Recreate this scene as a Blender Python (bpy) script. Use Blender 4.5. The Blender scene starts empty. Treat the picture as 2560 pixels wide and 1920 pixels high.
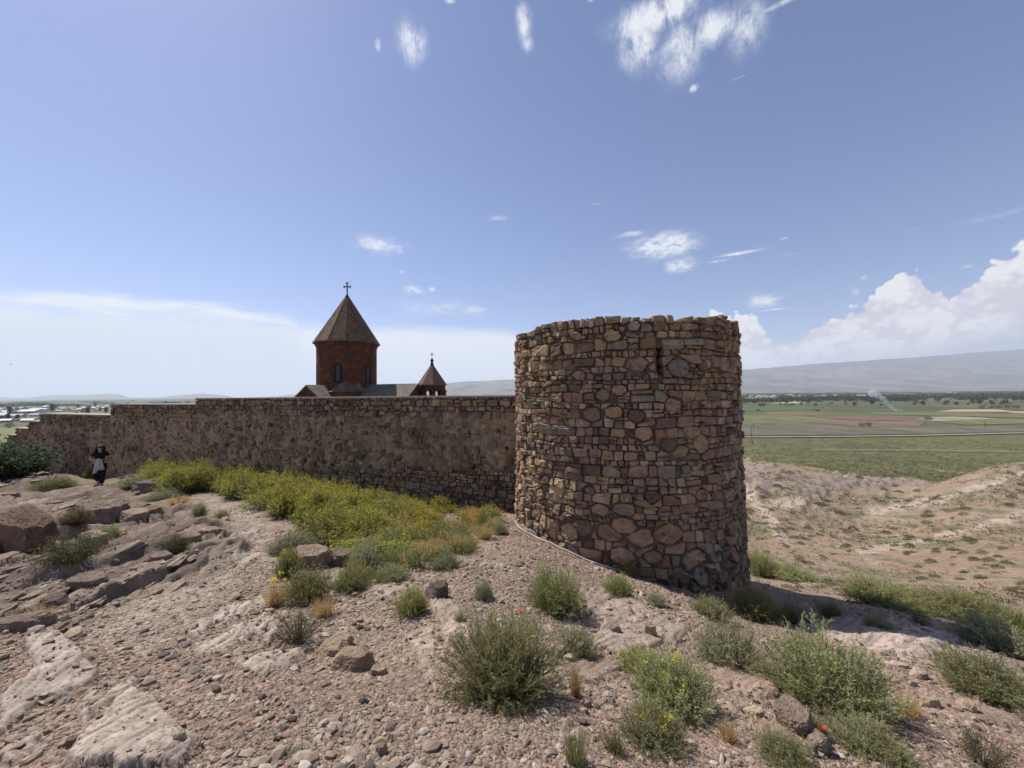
import bpy, math, random
import numpy as np
from mathutils import Vector, Matrix
rad = math.radians
scene = bpy.context.scene
COL = scene.collection
random.seed(7)

# ------------------------------------------------------------------ camera frame
# the eye is the origin of the world; +Y is where the camera looks, Z is up
FPX = 962.0                       # focal length, in pixels of a 2560 px wide frame
PITCH, ROLL = math.atan(24.0 / FPX), rad(0.627)
_X = np.array([1.0, 0, 0]); FW = np.array([0, math.cos(PITCH), math.sin(PITCH)])
_U0 = np.array([0, -math.sin(PITCH), math.cos(PITCH)])
RT = math.cos(ROLL) * _X - math.sin(ROLL) * _U0
UP = math.sin(ROLL) * _X + math.cos(ROLL) * _U0

def ray(px, py):
    u = (np.asarray(px, float) - 1280) / FPX; v = (960 - np.asarray(py, float)) / FPX
    return FW + u[..., None] * RT + v[..., None] * UP
def P(px, py, d):
    return ray(px, py) * np.asarray(d, float)[..., None]
def project(xyz):
    d = xyz @ FW; ds = np.where(d > 0.05, d, 0.05)
    return 1280 + FPX * (xyz @ RT) / ds, 960 - FPX * (xyz @ UP) / ds, d
def azel(px, py):
    r = ray(np.array(float(px)), np.array(float(py)))
    return math.atan2(r[0], r[1]), math.atan2(r[2], math.hypot(r[0], r[1]))

# ------------------------------------------------------------------ noise
def _h(ix, iy, iz, seed):
    h = (ix * 374761393 + iy * 668265263 + iz * 1440662683 + seed * 974711) & 0xffffffff
    h = ((h ^ (h >> 13)) * 1274126177) & 0xffffffff
    h = ((h ^ (h >> 15)) * 2246822519) & 0xffffffff
    return ((h ^ (h >> 16)) & 0xffffff) / 8388607.5 - 1.0
def vnoise(x, y, z=None, seed=0):
    x = np.asarray(x, float); y = np.asarray(y, float)
    ix = np.floor(x).astype(np.int64); iy = np.floor(y).astype(np.int64)
    fx = x - ix; fy = y - iy
    fx = fx * fx * fx * (fx * (fx * 6 - 15) + 10); fy = fy * fy * fy * (fy * (fy * 6 - 15) + 10)
    def layer(iz):
        a = _h(ix, iy, iz, seed); b = _h(ix + 1, iy, iz, seed); c = _h(ix, iy + 1, iz, seed); d = _h(ix + 1, iy + 1, iz, seed)
        return (a * (1 - fx) + b * fx) * (1 - fy) + (c * (1 - fx) + d * fx) * fy
    if z is None:
        return layer(np.int64(0))
    z = np.asarray(z, float); iz = np.floor(z).astype(np.int64); fz = z - iz; fz = fz * fz * (3 - 2 * fz)
    return layer(iz) * (1 - fz) + layer(iz + 1) * fz
def fbm(x, y, z=None, oct=4, seed=0, gain=0.5):
    s = 0; a = 1.0; t = 0
    for k in range(oct):
        f = 2.03 ** k
        s = s + a * vnoise(np.asarray(x) * f + 17.3 * k, np.asarray(y) * f - 9.1 * k, None if z is None else np.asarray(z) * f, seed + k)
        t += a; a *= gain
    return s / t
def sstep(a, b, x):
    t = np.clip((x - a) / (b - a), 0, 1); return t * t * (3 - 2 * t)

# ------------------------------------------------------------------ objects
def tag(o, label=None, cat=None, group=None, kind=None):
    if label: o['label'] = label
    if cat: o['category'] = cat
    if group: o['group'] = group
    if kind: o['kind'] = kind
    return o
def empty(name, loc, label=None, cat=None, group=None, rz=0.0):
    o = bpy.data.objects.new(name, None); COL.objects.link(o)
    o.location = Vector([float(c) for c in loc]); o.rotation_euler = (0, 0, rz); o.empty_display_size = 0.2
    return tag(o, label, cat, group)
def np_data(name, V, faces, mats, smooth=False, cols=None, attrs=None, midx=None):
    """faces: list of (n,k) int arrays"""
    me = bpy.data.meshes.new(name)
    V = np.asarray(V, np.float32)
    me.vertices.add(len(V)); me.vertices.foreach_set('co', V.ravel())
    faces = [np.asarray(f, np.int32) for f in faces if len(f)]
    loops = np.concatenate([f.ravel() for f in faces])
    tot = np.concatenate([np.full(len(f), f.shape[1], np.int32) for f in faces])
    start = np.concatenate([[0], np.cumsum(tot)[:-1]]).astype(np.int32)
    me.loops.add(len(loops)); me.loops.foreach_set('vertex_index', loops)
    me.polygons.add(len(tot)); me.polygons.foreach_set('loop_start', start); me.polygons.foreach_set('loop_total', tot)
    me.polygons.foreach_set('use_smooth', np.full(len(tot), bool(smooth)))
    if midx is not None: me.polygons.foreach_set('material_index', np.asarray(midx, np.int32))
    me.update(calc_edges=True)
    for m in (mats if isinstance(mats, (list, tuple)) else [mats]): me.materials.append(m)
    if cols is not None:
        a = me.attributes.new('col', 'FLOAT_COLOR', 'POINT'); c = np.ones((len(V), 4), np.float32); c[:, :3] = cols
        a.data.foreach_set('color', c.ravel())
    for k, v in (attrs or {}).items():
        a = me.attributes.new(k, 'FLOAT', 'POINT'); a.data.foreach_set('value', np.asarray(v, np.float32))
    return me
def link(name, me, parent=None, loc=(0, 0, 0)):
    o = bpy.data.objects.new(name, me); COL.objects.link(o); o.location = loc
    if parent is not None: o.parent = parent
    return o
def np_obj(name, V, faces, mats, parent=None, **kw):
    return link(name, np_data(name, V, faces, mats, **kw), parent)

class MB:
    """collects simple solids into one mesh"""
    def __init__(s): s.v = []; s.f = {3: [], 4: []}; s.n = 0
    def add(s, V, F):
        V = np.asarray(V, float)
        for f in F:
            f = [int(i) + s.n for i in f]
            if len(f) in (3, 4): s.f[len(f)].append(f)
            else:
                for k in range(1, len(f) - 1): s.f[3].append([f[0], f[k], f[k + 1]])
        s.v.append(V); s.n += len(V)
    def box(s, x0, x1, y0, y1, z0, z1):
        s.add([(x0,y0,z0),(x1,y0,z0),(x1,y1,z0),(x0,y1,z0),(x0,y0,z1),(x1,y0,z1),(x1,y1,z1),(x0,y1,z1)],
              [(0,3,2,1),(4,5,6,7),(0,1,5,4),(1,2,6,5),(2,3,7,6),(3,0,4,7)])
    def prism(s, poly, z0, z1, top_scale=1.0):
        n = len(poly); c = np.mean(poly, 0)
        top = [(c[0] + (x - c[0]) * top_scale, c[1] + (y - c[1]) * top_scale) for x, y in poly]
        V = [(x, y, z0) for x, y in poly] + [(x, y, z1) for x, y in top]
        s.add(V, [tuple(range(n))[::-1], tuple(range(n, 2 * n))] + [(i, (i + 1) % n, n + (i + 1) % n, n + i) for i in range(n)])
    def cone(s, poly, z0, apex):
        n = len(poly); s.add([(x, y, z0) for x, y in poly] + [apex], [tuple(range(n))[::-1]] + [(i, (i + 1) % n, n) for i in range(n)])
    def tube(s, pts, r, k=6):
        pts = [Vector(p) for p in pts]; rr = r if isinstance(r, (list, tuple)) else [r] * len(pts); V = []
        for i, p in enumerate(pts):
            t = (pts[min(i + 1, len(pts) - 1)] - pts[max(i - 1, 0)]).normalized()
            a = t.orthogonal().normalized() if i == 0 else (a - t * a.dot(t)).normalized()
            b = t.cross(a)
            for j in range(k):
                q = 2 * math.pi * j / k; V.append(p + (a * math.cos(q) + b * math.sin(q)) * rr[i])
        F = [tuple(range(k))[::-1], tuple(range(len(V) - k, len(V)))]
        for i in range(len(pts) - 1):
            for j in range(k):
                F.append((i * k + j, i * k + (j + 1) % k, (i + 1) * k + (j + 1) % k, (i + 1) * k + j))
        s.add([tuple(v) for v in V], F)
    def data(s, name, mat, smooth=False, cols=None):
        return np_data(name, np.concatenate(s.v), [np.array(s.f[3], np.int32).reshape(-1, 3), np.array(s.f[4], np.int32).reshape(-1, 4)], mat, smooth, cols)
    def build(s, name, mat, parent=None, smooth=False, cols=None):
        return link(name, s.data(name, mat, smooth, cols), parent)

# ------------------------------------------------------------------ materials
def new_mat(name):
    m = bpy.data.materials.new(name); m.use_nodes = True; nt = m.node_tree
    b = nt.nodes['Principled BSDF']; b.inputs['Roughness'].default_value = 0.9; b.inputs['Specular IOR Level'].default_value = 0.2
    return m, nt, b
def nd(nt, t, **kw):
    n = nt.nodes.new(t)
    for k, v in kw.items():
        if k.startswith('i_'): n.inputs[k[2:].replace('_', ' ')].default_value = v
        else: setattr(n, k, v)
    return n
def mixc(nt, fac, a, b, blend='MIX'):
    n = nt.nodes.new('ShaderNodeMix'); n.data_type = 'RGBA'; n.blend_type = blend
    for s, v in ((n.inputs[0], fac), (n.inputs[6], a), (n.inputs[7], b)):
        if hasattr(v, 'is_linked'): nt.links.new(v, s)
        elif isinstance(v, (int, float)): s.default_value = v
        else: s.default_value = (*v, 1) if len(v) == 3 else v
    return n.outputs[2]
def mth(nt, op, a, b=None, c=None, clamp=False):
    n = nt.nodes.new('ShaderNodeMath'); n.operation = op; n.use_clamp = clamp
    for k, v in enumerate((a, b, c)):
        if v is None: continue
        if hasattr(v, 'is_linked'): nt.links.new(v, n.inputs[k])
        else: n.inputs[k].default_value = v
    return n.outputs[0]
def ramp(nt, fac, stops):
    n = nt.nodes.new('ShaderNodeValToRGB'); cr = n.color_ramp
    while len(cr.elements) < len(stops): cr.elements.new(0.5)
    for e, (p, c) in zip(cr.elements, stops): e.position = p; e.color = (*c, 1) if len(c) == 3 else c
    nt.links.new(fac, n.inputs[0]); return n.outputs[0]
def maprange(nt, v, a, b, c=0.0, d=1.0, smooth=True):
    n = nt.nodes.new('ShaderNodeMapRange'); n.interpolation_type = 'SMOOTHSTEP' if smooth else 'LINEAR'
    for k, x in enumerate((v, a, b, c, d)):
        if hasattr(x, 'is_linked'): nt.links.new(x, n.inputs[k])
        else: n.inputs[k].default_value = x
    return n.outputs[0]
def noise(nt, vec, scale, detail=4, rough=0.55, out='Fac', dist=0.0):
    n = nt.nodes.new('ShaderNodeTexNoise'); n.inputs['Scale'].default_value = scale; n.inputs['Detail'].default_value = detail
    n.inputs['Roughness'].default_value = rough; n.inputs['Distortion'].default_value = dist
    if vec is not None: nt.links.new(vec, n.inputs['Vector'])
    return n.outputs[out]
def stretched(nt, vec, sx, sy, sz, rz=0.0):
    m = nt.nodes.new('ShaderNodeMapping'); m.inputs['Scale'].default_value = (sx, sy, sz); m.inputs['Rotation'].default_value = (0, 0, rz)
    nt.links.new(vec, m.inputs['Vector']); return m.outputs[0]
def bump(nt, bsdf, h, strength=0.5, dist=0.02):
    n = nt.nodes.new('ShaderNodeBump'); n.inputs['Strength'].default_value = strength; n.inputs['Distance'].default_value = dist
    nt.links.new(h, n.inputs['Height']); nt.links.new(n.outputs[0], bsdf.inputs['Normal'])
def pos(nt): return nt.nodes.new('ShaderNodeNewGeometry').outputs['Position']
def attr(nt, name, out='Color'):
    n = nt.nodes.new('ShaderNodeAttribute'); n.attribute_name = name; return n.outputs[out]
def objc(nt): return nt.nodes.new('ShaderNodeTexCoord').outputs['Object']

def stone_mat(name, b_scale=22, b_str=0.6, lo=0.62, hi=1.3, colour=None):
    m, nt, b = new_mat(name); p = pos(nt)
    base = attr(nt, 'col') if colour is None else colour
    n1 = noise(nt, p, 7, 6, 0.6); n2 = noise(nt, p, 45, 4, 0.6)
    v = mth(nt, 'ADD', mth(nt, 'MULTIPLY', n1, 0.65), mth(nt, 'MULTIPLY', n2, 0.35))
    f = maprange(nt, v, 0.3, 0.7, lo, hi, False)
    c = mixc(nt, 1.0, base, (1, 1, 1), 'MULTIPLY') if colour is None else mixc(nt, 0.0, colour, colour)
    comb = nt.nodes.new('ShaderNodeCombineColor')
    for i in range(3): nt.links.new(f, comb.inputs[i])
    c = mixc(nt, 1.0, c, comb.outputs[0], 'MULTIPLY')
    nt.links.new(c, b.inputs['Base Color'])
    bump(nt, b, mth(nt, 'ADD', noise(nt, p, b_scale, 6, 0.65), mth(nt, 'MULTIPLY', noise(nt, p, b_scale * 4, 3), 0.4)), b_str, 0.03)
    return m
def flat_mat(name, c, rough=0.8, var=0.15, scale=6.0, metal=0.0):
    m, nt, b = new_mat(name); b.inputs['Roughness'].default_value = rough; b.inputs['Metallic'].default_value = metal
    n = noise(nt, objc(nt), scale, 5, 0.6)
    k = [tuple(max(0, x * (1 - var)) for x in c), tuple(x * (1 + var) for x in c)]
    nt.links.new(ramp(nt, n, [(0.3, k[0]), (0.7, k[1])]), b.inputs['Base Color']); return m
def leaf_mat(name, trans=0.25):
    m, nt, b = new_mat(name); b.inputs['Roughness'].default_value = 0.75
    inf = nt.nodes.new('ShaderNodeObjectInfo').outputs['Random']
    h = nt.nodes.new('ShaderNodeHueSaturation'); nt.links.new(attr(nt, 'col'), h.inputs['Color'])
    nt.links.new(maprange(nt, inf, 0, 1, 0.82, 1.2, False), h.inputs['Value'])
    nt.links.new(maprange(nt, inf, 0, 1, 0.485, 0.515, False), h.inputs['Hue'])
    nt.links.new(h.outputs[0], b.inputs['Base Color'])
    t = nt.nodes.new('ShaderNodeBsdfTranslucent'); nt.links.new(h.outputs[0], t.inputs['Color'])
    mx = nt.nodes.new('ShaderNodeMixShader'); mx.inputs[0].default_value = trans
    nt.links.new(b.outputs[0], mx.inputs[1]); nt.links.new(t.outputs[0], mx.inputs[2])
    nt.links.new(mx.outputs[0], nt.nodes['Material Output'].inputs['Surface']); return m
# ------------------------------------------------------------------ terrain
PLAIN_Z = -32.0
_ctrl = [  # pixel of a ground feature and its distance along the view
 (0,1920,1.85),(640,1920,1.7),(1280,1920,1.68),(1900,1920,1.85),(2200,1900,2.15),(2560,1900,2.5),
 (0,1700,2.62),(300,1600,3.2),(640,1600,3.2),(900,1650,2.9),(1280,1620,3.15),(1280,1500,4.1),(1000,1450,4.7),
 (700,1450,4.8),(450,1400,5.37),(200,1450,4.58),(0,1450,4.57),(0,1395,5.5),(300,1300,8.33),(600,1330,7.2),
 (560,1250,11),(800,1330,7.5),(1000,1330,7.8),(1150,1300,9.1),(1250,1275,9.8),(400,1240,12.2),(248,1216,15.7),(100,1240,13),
 (1150,1264,10.0),(1000,1256,10.85),(800,1240,12.1),(650,1224,13.2),(520,1210,14.3),(400,1197,15.6),(300,1188,16.8),
 (0,1222,15),(340,1185,17.0),(150,1195,17.0),(0,1195,18.0),(740,1232,11.9),
 (1290,1290,9.0),(1420,1372,7.3),(1560,1435,6.6),(1700,1470,6.6),(1800,1480,7.0),(1852,1470,7.7),
 (1900,1560,5.2),(1950,1530,6.2),(1700,1500,5.4),(1500,1560,4.0),(1700,1600,3.9),(1900,1700,3.2),(2100,1750,3.0),
 (2300,1700,3.6),(1600,1750,2.5),(2560,1700,3.9),(2150,1545,5.6),(2290,1560,5.8),(2450,1620,4.9),
 (1900,1462,9.8),(2150,1500,9.3),(2200,1505,9.8),(2400,1562,7.4),(2560,1545,9.2),
 (1950,1480,11.5),(2000,1420,18),(1900,1400,21),(1950,1300,38),(1860,1240,55),(1860,1155,112),
 (2100,1195,100),(2270,1195,92),(2330,1212,78),(2420,1185,70),(2560,1158,60),(2560,1250,40),(2560,1350,24),(2560,1450,15),
 (2300,1300,38),(2300,1400,22),(2300,1470,14.5),(2100,1300,42),(2100,1400,22),
]
_c = np.array(_ctrl, float)
_pts = [tuple(p) for p in P(_c[:, 0], _c[:, 1], _c[:, 2])]
_pts += [(-2.7,13.5,-4.4),(-12,18,-4.8),(-22,23,-5.4),(-30,27,-6.5),(-20,46,-7.2),(0,45,-8),(3,16,-5.2),(8,24,-9),(-38,44,-10),(-45,28,-9),
         (-32,21,-3.9),(-40,14,-4.6),(-15,70,-16),(-50,70,-20),(-30,100,-28),(-80,50,-24),(-90,20,-22),(20,80,-21),(10,110,-29),(-80,90,-32),(-120,40,-32),
         (0,-3,-1.55),(-4,-1,-1.7),(4,-1,-2.4),(0,-20,-3),(-20,-10,-4),(20,-10,-7),(-60,-20,-12),(60,-20,-18),(0,-80,-15),(9,2.6,-4.6),(25,8,-10),(60,25,-14),
         (-9,3,-2.3),(-20,8,-3.4),(-50,10,-8),(100,50,-24),(120,20,-28),(140,80,-33),(60,130,-32),(100,110,-32.5),(40,150,-33)]
_pts = np.array(_pts)
def _warp(x, y):
    r = np.hypot(x, y) + 1e-6; k = np.log1p(r / 1.5) / r
    return x * k, y * k, r
def _tps(d2): return np.where(d2 > 1e-12, d2 * np.log(d2 + 1e-12), 0)
_qx, _qy, _qr = _warp(_pts[:, 0], _pts[:, 1])
_w = (_pts[:, 2] + 1.6) / _qr
_n = len(_w); _K = _tps((_qx[:, None] - _qx) ** 2 + (_qy[:, None] - _qy) ** 2) + np.eye(_n) * 0.004
_A = np.zeros((_n + 3, _n + 3)); _A[:_n, :_n] = _K; _A[:_n, _n:] = np.c_[np.ones(_n), _qx, _qy]; _A[_n:, :_n] = _A[:_n, _n:].T
_sol = np.linalg.solve(_A, np.r_[_w, 0, 0, 0])
def h_base(x, y):
    x = np.asarray(x, float).ravel(); y = np.asarray(y, float).ravel(); out = np.empty(len(x))
    for s in range(0, len(x), 60000):
        qx, qy, r = _warp(x[s:s + 60000], y[s:s + 60000])
        k = _tps((qx[:, None] - _qx) ** 2 + (qy[:, None] - _qy) ** 2)
        w = k @ _sol[:_n] + _sol[_n] + qx * _sol[_n + 1] + qy * _sol[_n + 2]
        z = -1.6 + r * w
        t = sstep(118, 165, r); out[s:s + 60000] = z * (1 - t) + (PLAIN_Z - 1.5) * t
    return np.maximum(out, PLAIN_Z - 1.5)

def poly_sd(poly, x, y):
    """signed distance to a polygon, positive inside"""
    p = np.array(poly, float); q = np.roll(p, -1, 0); best = np.full(x.shape, 1e9); ins = np.zeros(x.shape, bool)
    for (ax, ay), (bx, by) in zip(p, q):
        ex, ey = bx - ax, by - ay; t = np.clip(((x - ax) * ex + (y - ay) * ey) / (ex * ex + ey * ey), 0, 1)
        best = np.minimum(best, np.hypot(x - ax - ex * t, y - ay - ey * t))
        ins ^= ((ay > y) != (by > y)) & (x < (bx - ax) * (y - ay) / (by - ay + 1e-12) + ax)
    return np.where(ins, best, -best)
def hit0(px, py):
    """where the sight line through a pixel meets the smooth ground"""
    d = np.geomspace(1.0, 190, 130); r0 = ray(np.array(float(px)), np.array(float(py))); q = r0 * d[:, None]
    g = q[:, 2] - h_base(q[:, 0], q[:, 1]); below = g < 0
    if not below.any() or below[0]: return q[-1]
    i = int(np.argmax(below)); t = g[i - 1] / (g[i - 1] - g[i]); return r0 * (d[i - 1] + (d[i] - d[i - 1]) * t)
PALE, BROWN, DARK, GREYR = (.385,.315,.255), (.28,.20,.145), (.20,.16,.13), (.345,.27,.205)
SLABS = [  # outline of bedrock that comes through the gravel, height, colour
 ([(60,1597),(150,1590),(205,1640),(250,1690),(205,1722),(100,1765),(0,1830),(0,1740),(90,1680)], .10, PALE),
 ([(330,1735),(380,1765),(470,1830),(495,1865),(440,1925),(140,1925),(230,1835),(260,1790)], .12, PALE),
 ([(200,1790),(330,1700),(335,1718),(215,1812)], .06, PALE),
 ([(480,1560),(650,1488),(662,1505),(560,1560),(470,1592)], .07, PALE),
 ([(470,1625),(600,1560),(640,1585),(520,1640)], .05, PALE),
 ([(585,1640),(640,1622),(765,1622),(735,1665),(640,1690),(590,1670)], .07, PALE),
 ([(600,1565),(660,1540),(700,1556),(690,1590),(610,1592)], .09, PALE),
 ([(0,1880),(130,1830),(60,1900),(0,1920)], .06, PALE),
 ([(580,1398),(640,1380),(705,1378),(690,1398),(620,1412)], .05, PALE),
 ([(560,1340),(660,1325),(640,1345)], .05, PALE),
 ([(1440,1462),(1530,1478),(1640,1530),(1725,1575),(1690,1610),(1560,1640),(1480,1620),(1500,1560),(1440,1500)], .10, (.33,.255,.205)),
 ([(1455,1650),(1560,1650),(1545,1695),(1480,1715),(1445,1670)], .05, BROWN),
 ([(1760,1655),(1850,1680),(1960,1720),(1920,1750),(1800,1710)], .09, BROWN),
 ([(2000,1560),(2130,1545),(2230,1550),(2330,1580),(2430,1590),(2330,1640),(2210,1640),(2080,1600)], .12, (.38,.30,.245)),
 ([(2300,1740),(2420,1755),(2560,1800),(2560,1830),(2400,1800)], .08, BROWN),
 ([(1070,1490),(1130,1500),(1185,1560),(1190,1600),(1120,1600),(1085,1540)], .07, GREYR),
 ([(900,1470),(1020,1455),(1060,1480),(950,1500)], .04, GREYR),
 ([(1020,1590),(1080,1570),(1090,1650),(1060,1680)], .03, GREYR),
 ([(1900,1830),(1980,1770),(2050,1820),(2060,1880),(1960,1900)], .12, BROWN),
 ([(0,1185),(120,1168),(260,1163),(350,1168),(340,1185),(200,1200),(0,1215)], .16, (.185,.145,.118)),
 ([(300,1180),(330,1158),(410,1160),(400,1180),(330,1190)], .14, (.38,.32,.265)),
]
PATH = [(440,1255),(520,1232),(620,1262),(700,1312),(650,1385),(590,1450),(500,1545),(360,1640),(210,1600),(340,1500),(450,1420),(570,1340),(530,1280)]
LEDGES = [(-40,1200),(200,1190),(330,1190),(440,1235),(520,1300),(650,1345),(560,1430),(420,1470),(330,1500),(170,1590),(-40,1620)]
HILLROCK = [(1850,1150),(2080,1200),(2180,1168),(2330,1200),(2280,1235),(2150,1225),(2000,1260),(1850,1230)]
def ground(x, y):
    """height, colour and rockiness of the hill"""
    x = np.asarray(x, float).ravel(); y = np.asarray(y, float).ravel(); r = np.hypot(x, y)
    z = h_base(x, y)
    px, py, d = project(np.c_[x, y, z]); front = d > 0.6
    n1 = fbm(x * .9, y * .9, None, 4, 1); n2 = fbm(x * 4, y * 4, None, 4, 5); n0 = fbm(x * .13, y * .13, None, 4, 9)
    amp = np.clip(r / 6, .25, 1.6)
    dz = .045 * amp * n1 + .014 * n2 * np.clip(r / 4, .5, 2) + sstep(14, 40, r) * (.45 * n0 + .12 * n1)
    pink = sstep(-.2, .5, fbm(x * .5, y * .5, None, 3, 21))[:, None]
    col = np.array([.285,.212,.155]) * (1 - pink) + np.array([.285,.19,.14]) * pink
    col = col * (1 + .18 * n2[:, None] + .12 * n1[:, None])
    far = sstep(12, 30, r)[:, None]
    soil = np.array([.30,.212,.138]) * (1 + .25 * fbm(x * .35, y * .35, None, 5, 33)[:, None])
    streak = fbm(x * .9 + y * .5, (y - x * .4) * .12, None, 4, 41)
    soil = soil * (1 - .5 * sstep(.05, .45, streak)[:, None]) + np.array([.27,.225,.18]) * .5 * sstep(.05, .45, streak)[:, None]
    gr = (sstep(-.02, .34, fbm(x * .5, y * .22, None, 5, 51)) * .75)[:, None]
    soil = soil * (1 - gr) + np.array([.135,.14,.07]) * gr
    col = col * (1 - far) + soil * far
    kp = (np.where(front & (r < 20), sstep(-20, 25, poly_sd(PATH, px, py) + 14 * n2), 0) * .8)[:, None]; col = col * (1 - kp) + kp * np.array([.335,.265,.205]) * (1 + .12 * n2[:, None])
    rock = np.zeros(len(x))
    # tilted beds on the left: a saw-tooth whose short faces look right and towards the eye
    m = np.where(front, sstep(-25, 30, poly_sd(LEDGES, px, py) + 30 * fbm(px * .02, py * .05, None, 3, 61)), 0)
    if m.max() > 0:
        sx, sy = 0.985, 0.17                       # down-step direction
        b = x * sx + y * sy; a = x * sy - y * sx
        wv = .75 * fbm(a * .55, b * .8, None, 4, 63) + .13 * fbm(a * 1.7, b * 3, None, 2, 64)
        for fq, am, sd in ((1.15, .15, 1), (3.1, .085, 2), (8.5, .032, 3)):
            t = b * fq + wv * fq + 3 * sd; saw = t - np.floor(t); cell = np.floor(t)
            brk = sstep(-.25, .3, vnoise(a * .55 * fq + cell * 7.7, cell * 3.1, None, 70 + sd))
            dz = dz + m * am * brk * np.where(saw < .88, saw / .88, (1 - saw) / .12)
            rock = np.maximum(rock, m * brk * sstep(.2, .45, saw) * .92)
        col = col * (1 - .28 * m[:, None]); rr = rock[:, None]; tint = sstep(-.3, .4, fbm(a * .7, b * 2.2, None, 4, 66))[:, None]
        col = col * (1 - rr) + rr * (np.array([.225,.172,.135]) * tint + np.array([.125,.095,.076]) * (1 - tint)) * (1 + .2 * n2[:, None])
    for poly, hh, c in SLABS:
        pa = np.array(poly); x0, y0 = pa.min(0) - 40; x1, y1 = pa.max(0) + 40
        s = front & (px > x0) & (px < x1) & (py > y0) & (py < y1)
        if not s.any(): continue
        qx, qy = px[s], py[s]
        sd = poly_sd(poly, qx, qy) + 16 * fbm(qx * .03, qy * .03, None, 4, 81) + 3 * fbm(qx * .14, qy * .14, None, 3, 82)
        k = sstep(-5, 6, sd); top = k * (.72 + .28 * sstep(0, 50, sd))
        bed = fbm((qx + qy * 1.6) * .006, (qy + qx * .55) * .055, None, 4, 83)
        g1 = fbm((qx + qy * 1.5) * .004, (qy + qx * .5) * .032, None, 4, 86); crack = (1 - sstep(.0, .035, np.abs(g1))) * sstep(0, 12, sd) * (.4 + .6 * sstep(-.2, .2, vnoise(qx * .012, qy * .02, None, 87)))
        tt = (qy + qx * .55) * .034 + 1.4 * g1 + 2.2 * fbm(qx * .006, qy * .006, None, 2, 88); sw = tt - np.floor(tt); stp = np.where(sw < .86, sw / .86, (1 - sw) / .14); dark = sstep(.84, .9, sw) * (.35 + .65 * sstep(-.2, .3, vnoise(qx * .02, np.floor(tt) * 3.3, None, 89)))
        crack = np.maximum(crack, dark * .9)
        dz[s] += .5 * hh * top + k * (.012 if c == PALE else .007) * stp * np.clip(d[s] / 3, .6, 2) + k * .006 * bed * np.clip(d[s] / 3, .5, 2) - .009 * crack * np.clip(d[s] / 3, .6, 2)
        cc = np.array(c) * (1 + .42 * bed[:, None] + .14 * fbm(qx * .02, qy * .02, None, 4, 84)[:, None])
        cc = cc * (1 - .5 * crack[:, None]); chips = sstep(.27, .38, fbm(qx * .06, qy * .1, None, 3, 85))[:, None] * .85
        cc = cc * (1 - chips) + col[s] * chips
        col[s] = col[s] * (1 - k[:, None]) + cc * k[:, None]; rock[s] = np.maximum(rock[s], k)
    s = front & (r > 50)
    k = np.zeros(len(x)); k[s] = sstep(-15, 15, poly_sd(HILLROCK, px[s], py[s]) + 25 * fbm(px[s] * .03, py[s] * .05, None, 3, 91))
    bb = (x * .5 + y * .87) * .28 + .8 * fbm(x * .1, y * .1, None, 3, 92); saw = bb - np.floor(bb)
    dz += k * (.9 * np.where(saw < .85, saw / .85, (1 - saw) / .15) + .5 * n1)
    kk = (k * .8)[:, None]; col = col * (1 - kk) + kk * np.array([.26,.205,.17]) * (1 + .3 * n1[:, None])
    # a pale footpath in the hollow
    for line in ([(1855,1232),(1930,1262),(2030,1268)], [(1855,1232),(1935,1300),(1960,1350)], [(2560,1180),(2350,1250),(2180,1280)], [(2560,1290),(2330,1350),(2150,1370)]):
        la = np.array(line, float); best = np.full(len(x), 1e9)
        for (ax, ay), (bx, by) in zip(la[:-1], la[1:]):
            t = np.clip(((px - ax) * (bx - ax) + (py - ay) * (by - ay)) / ((bx - ax) ** 2 + (by - ay) ** 2), 0, 1)
            best = np.minimum(best, np.hypot((px - ax - t * (bx - ax)) * .5, py - ay - t * (by - ay)))
        k = (np.where(front & (r > 14), 1 - sstep(3, 13, best + 6 * fbm(px * .03, py * .06, None, 3, 95)), 0) * .75)[:, None]
        col = col * (1 - k) + np.array([.47,.37,.29]) * k
    return z + dz, np.clip(col, .02, .8), rock
def gz(x, y): return float(ground(np.array([x]), np.array([y]))[0][0])
def hit(px, py):
    """pixel -> ground point, and metres per pixel there"""
    q = hit0(px, py); d = float(q @ FW)
    return Vector((q[0], q[1], gz(q[0], q[1]))), d / FPX

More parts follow.
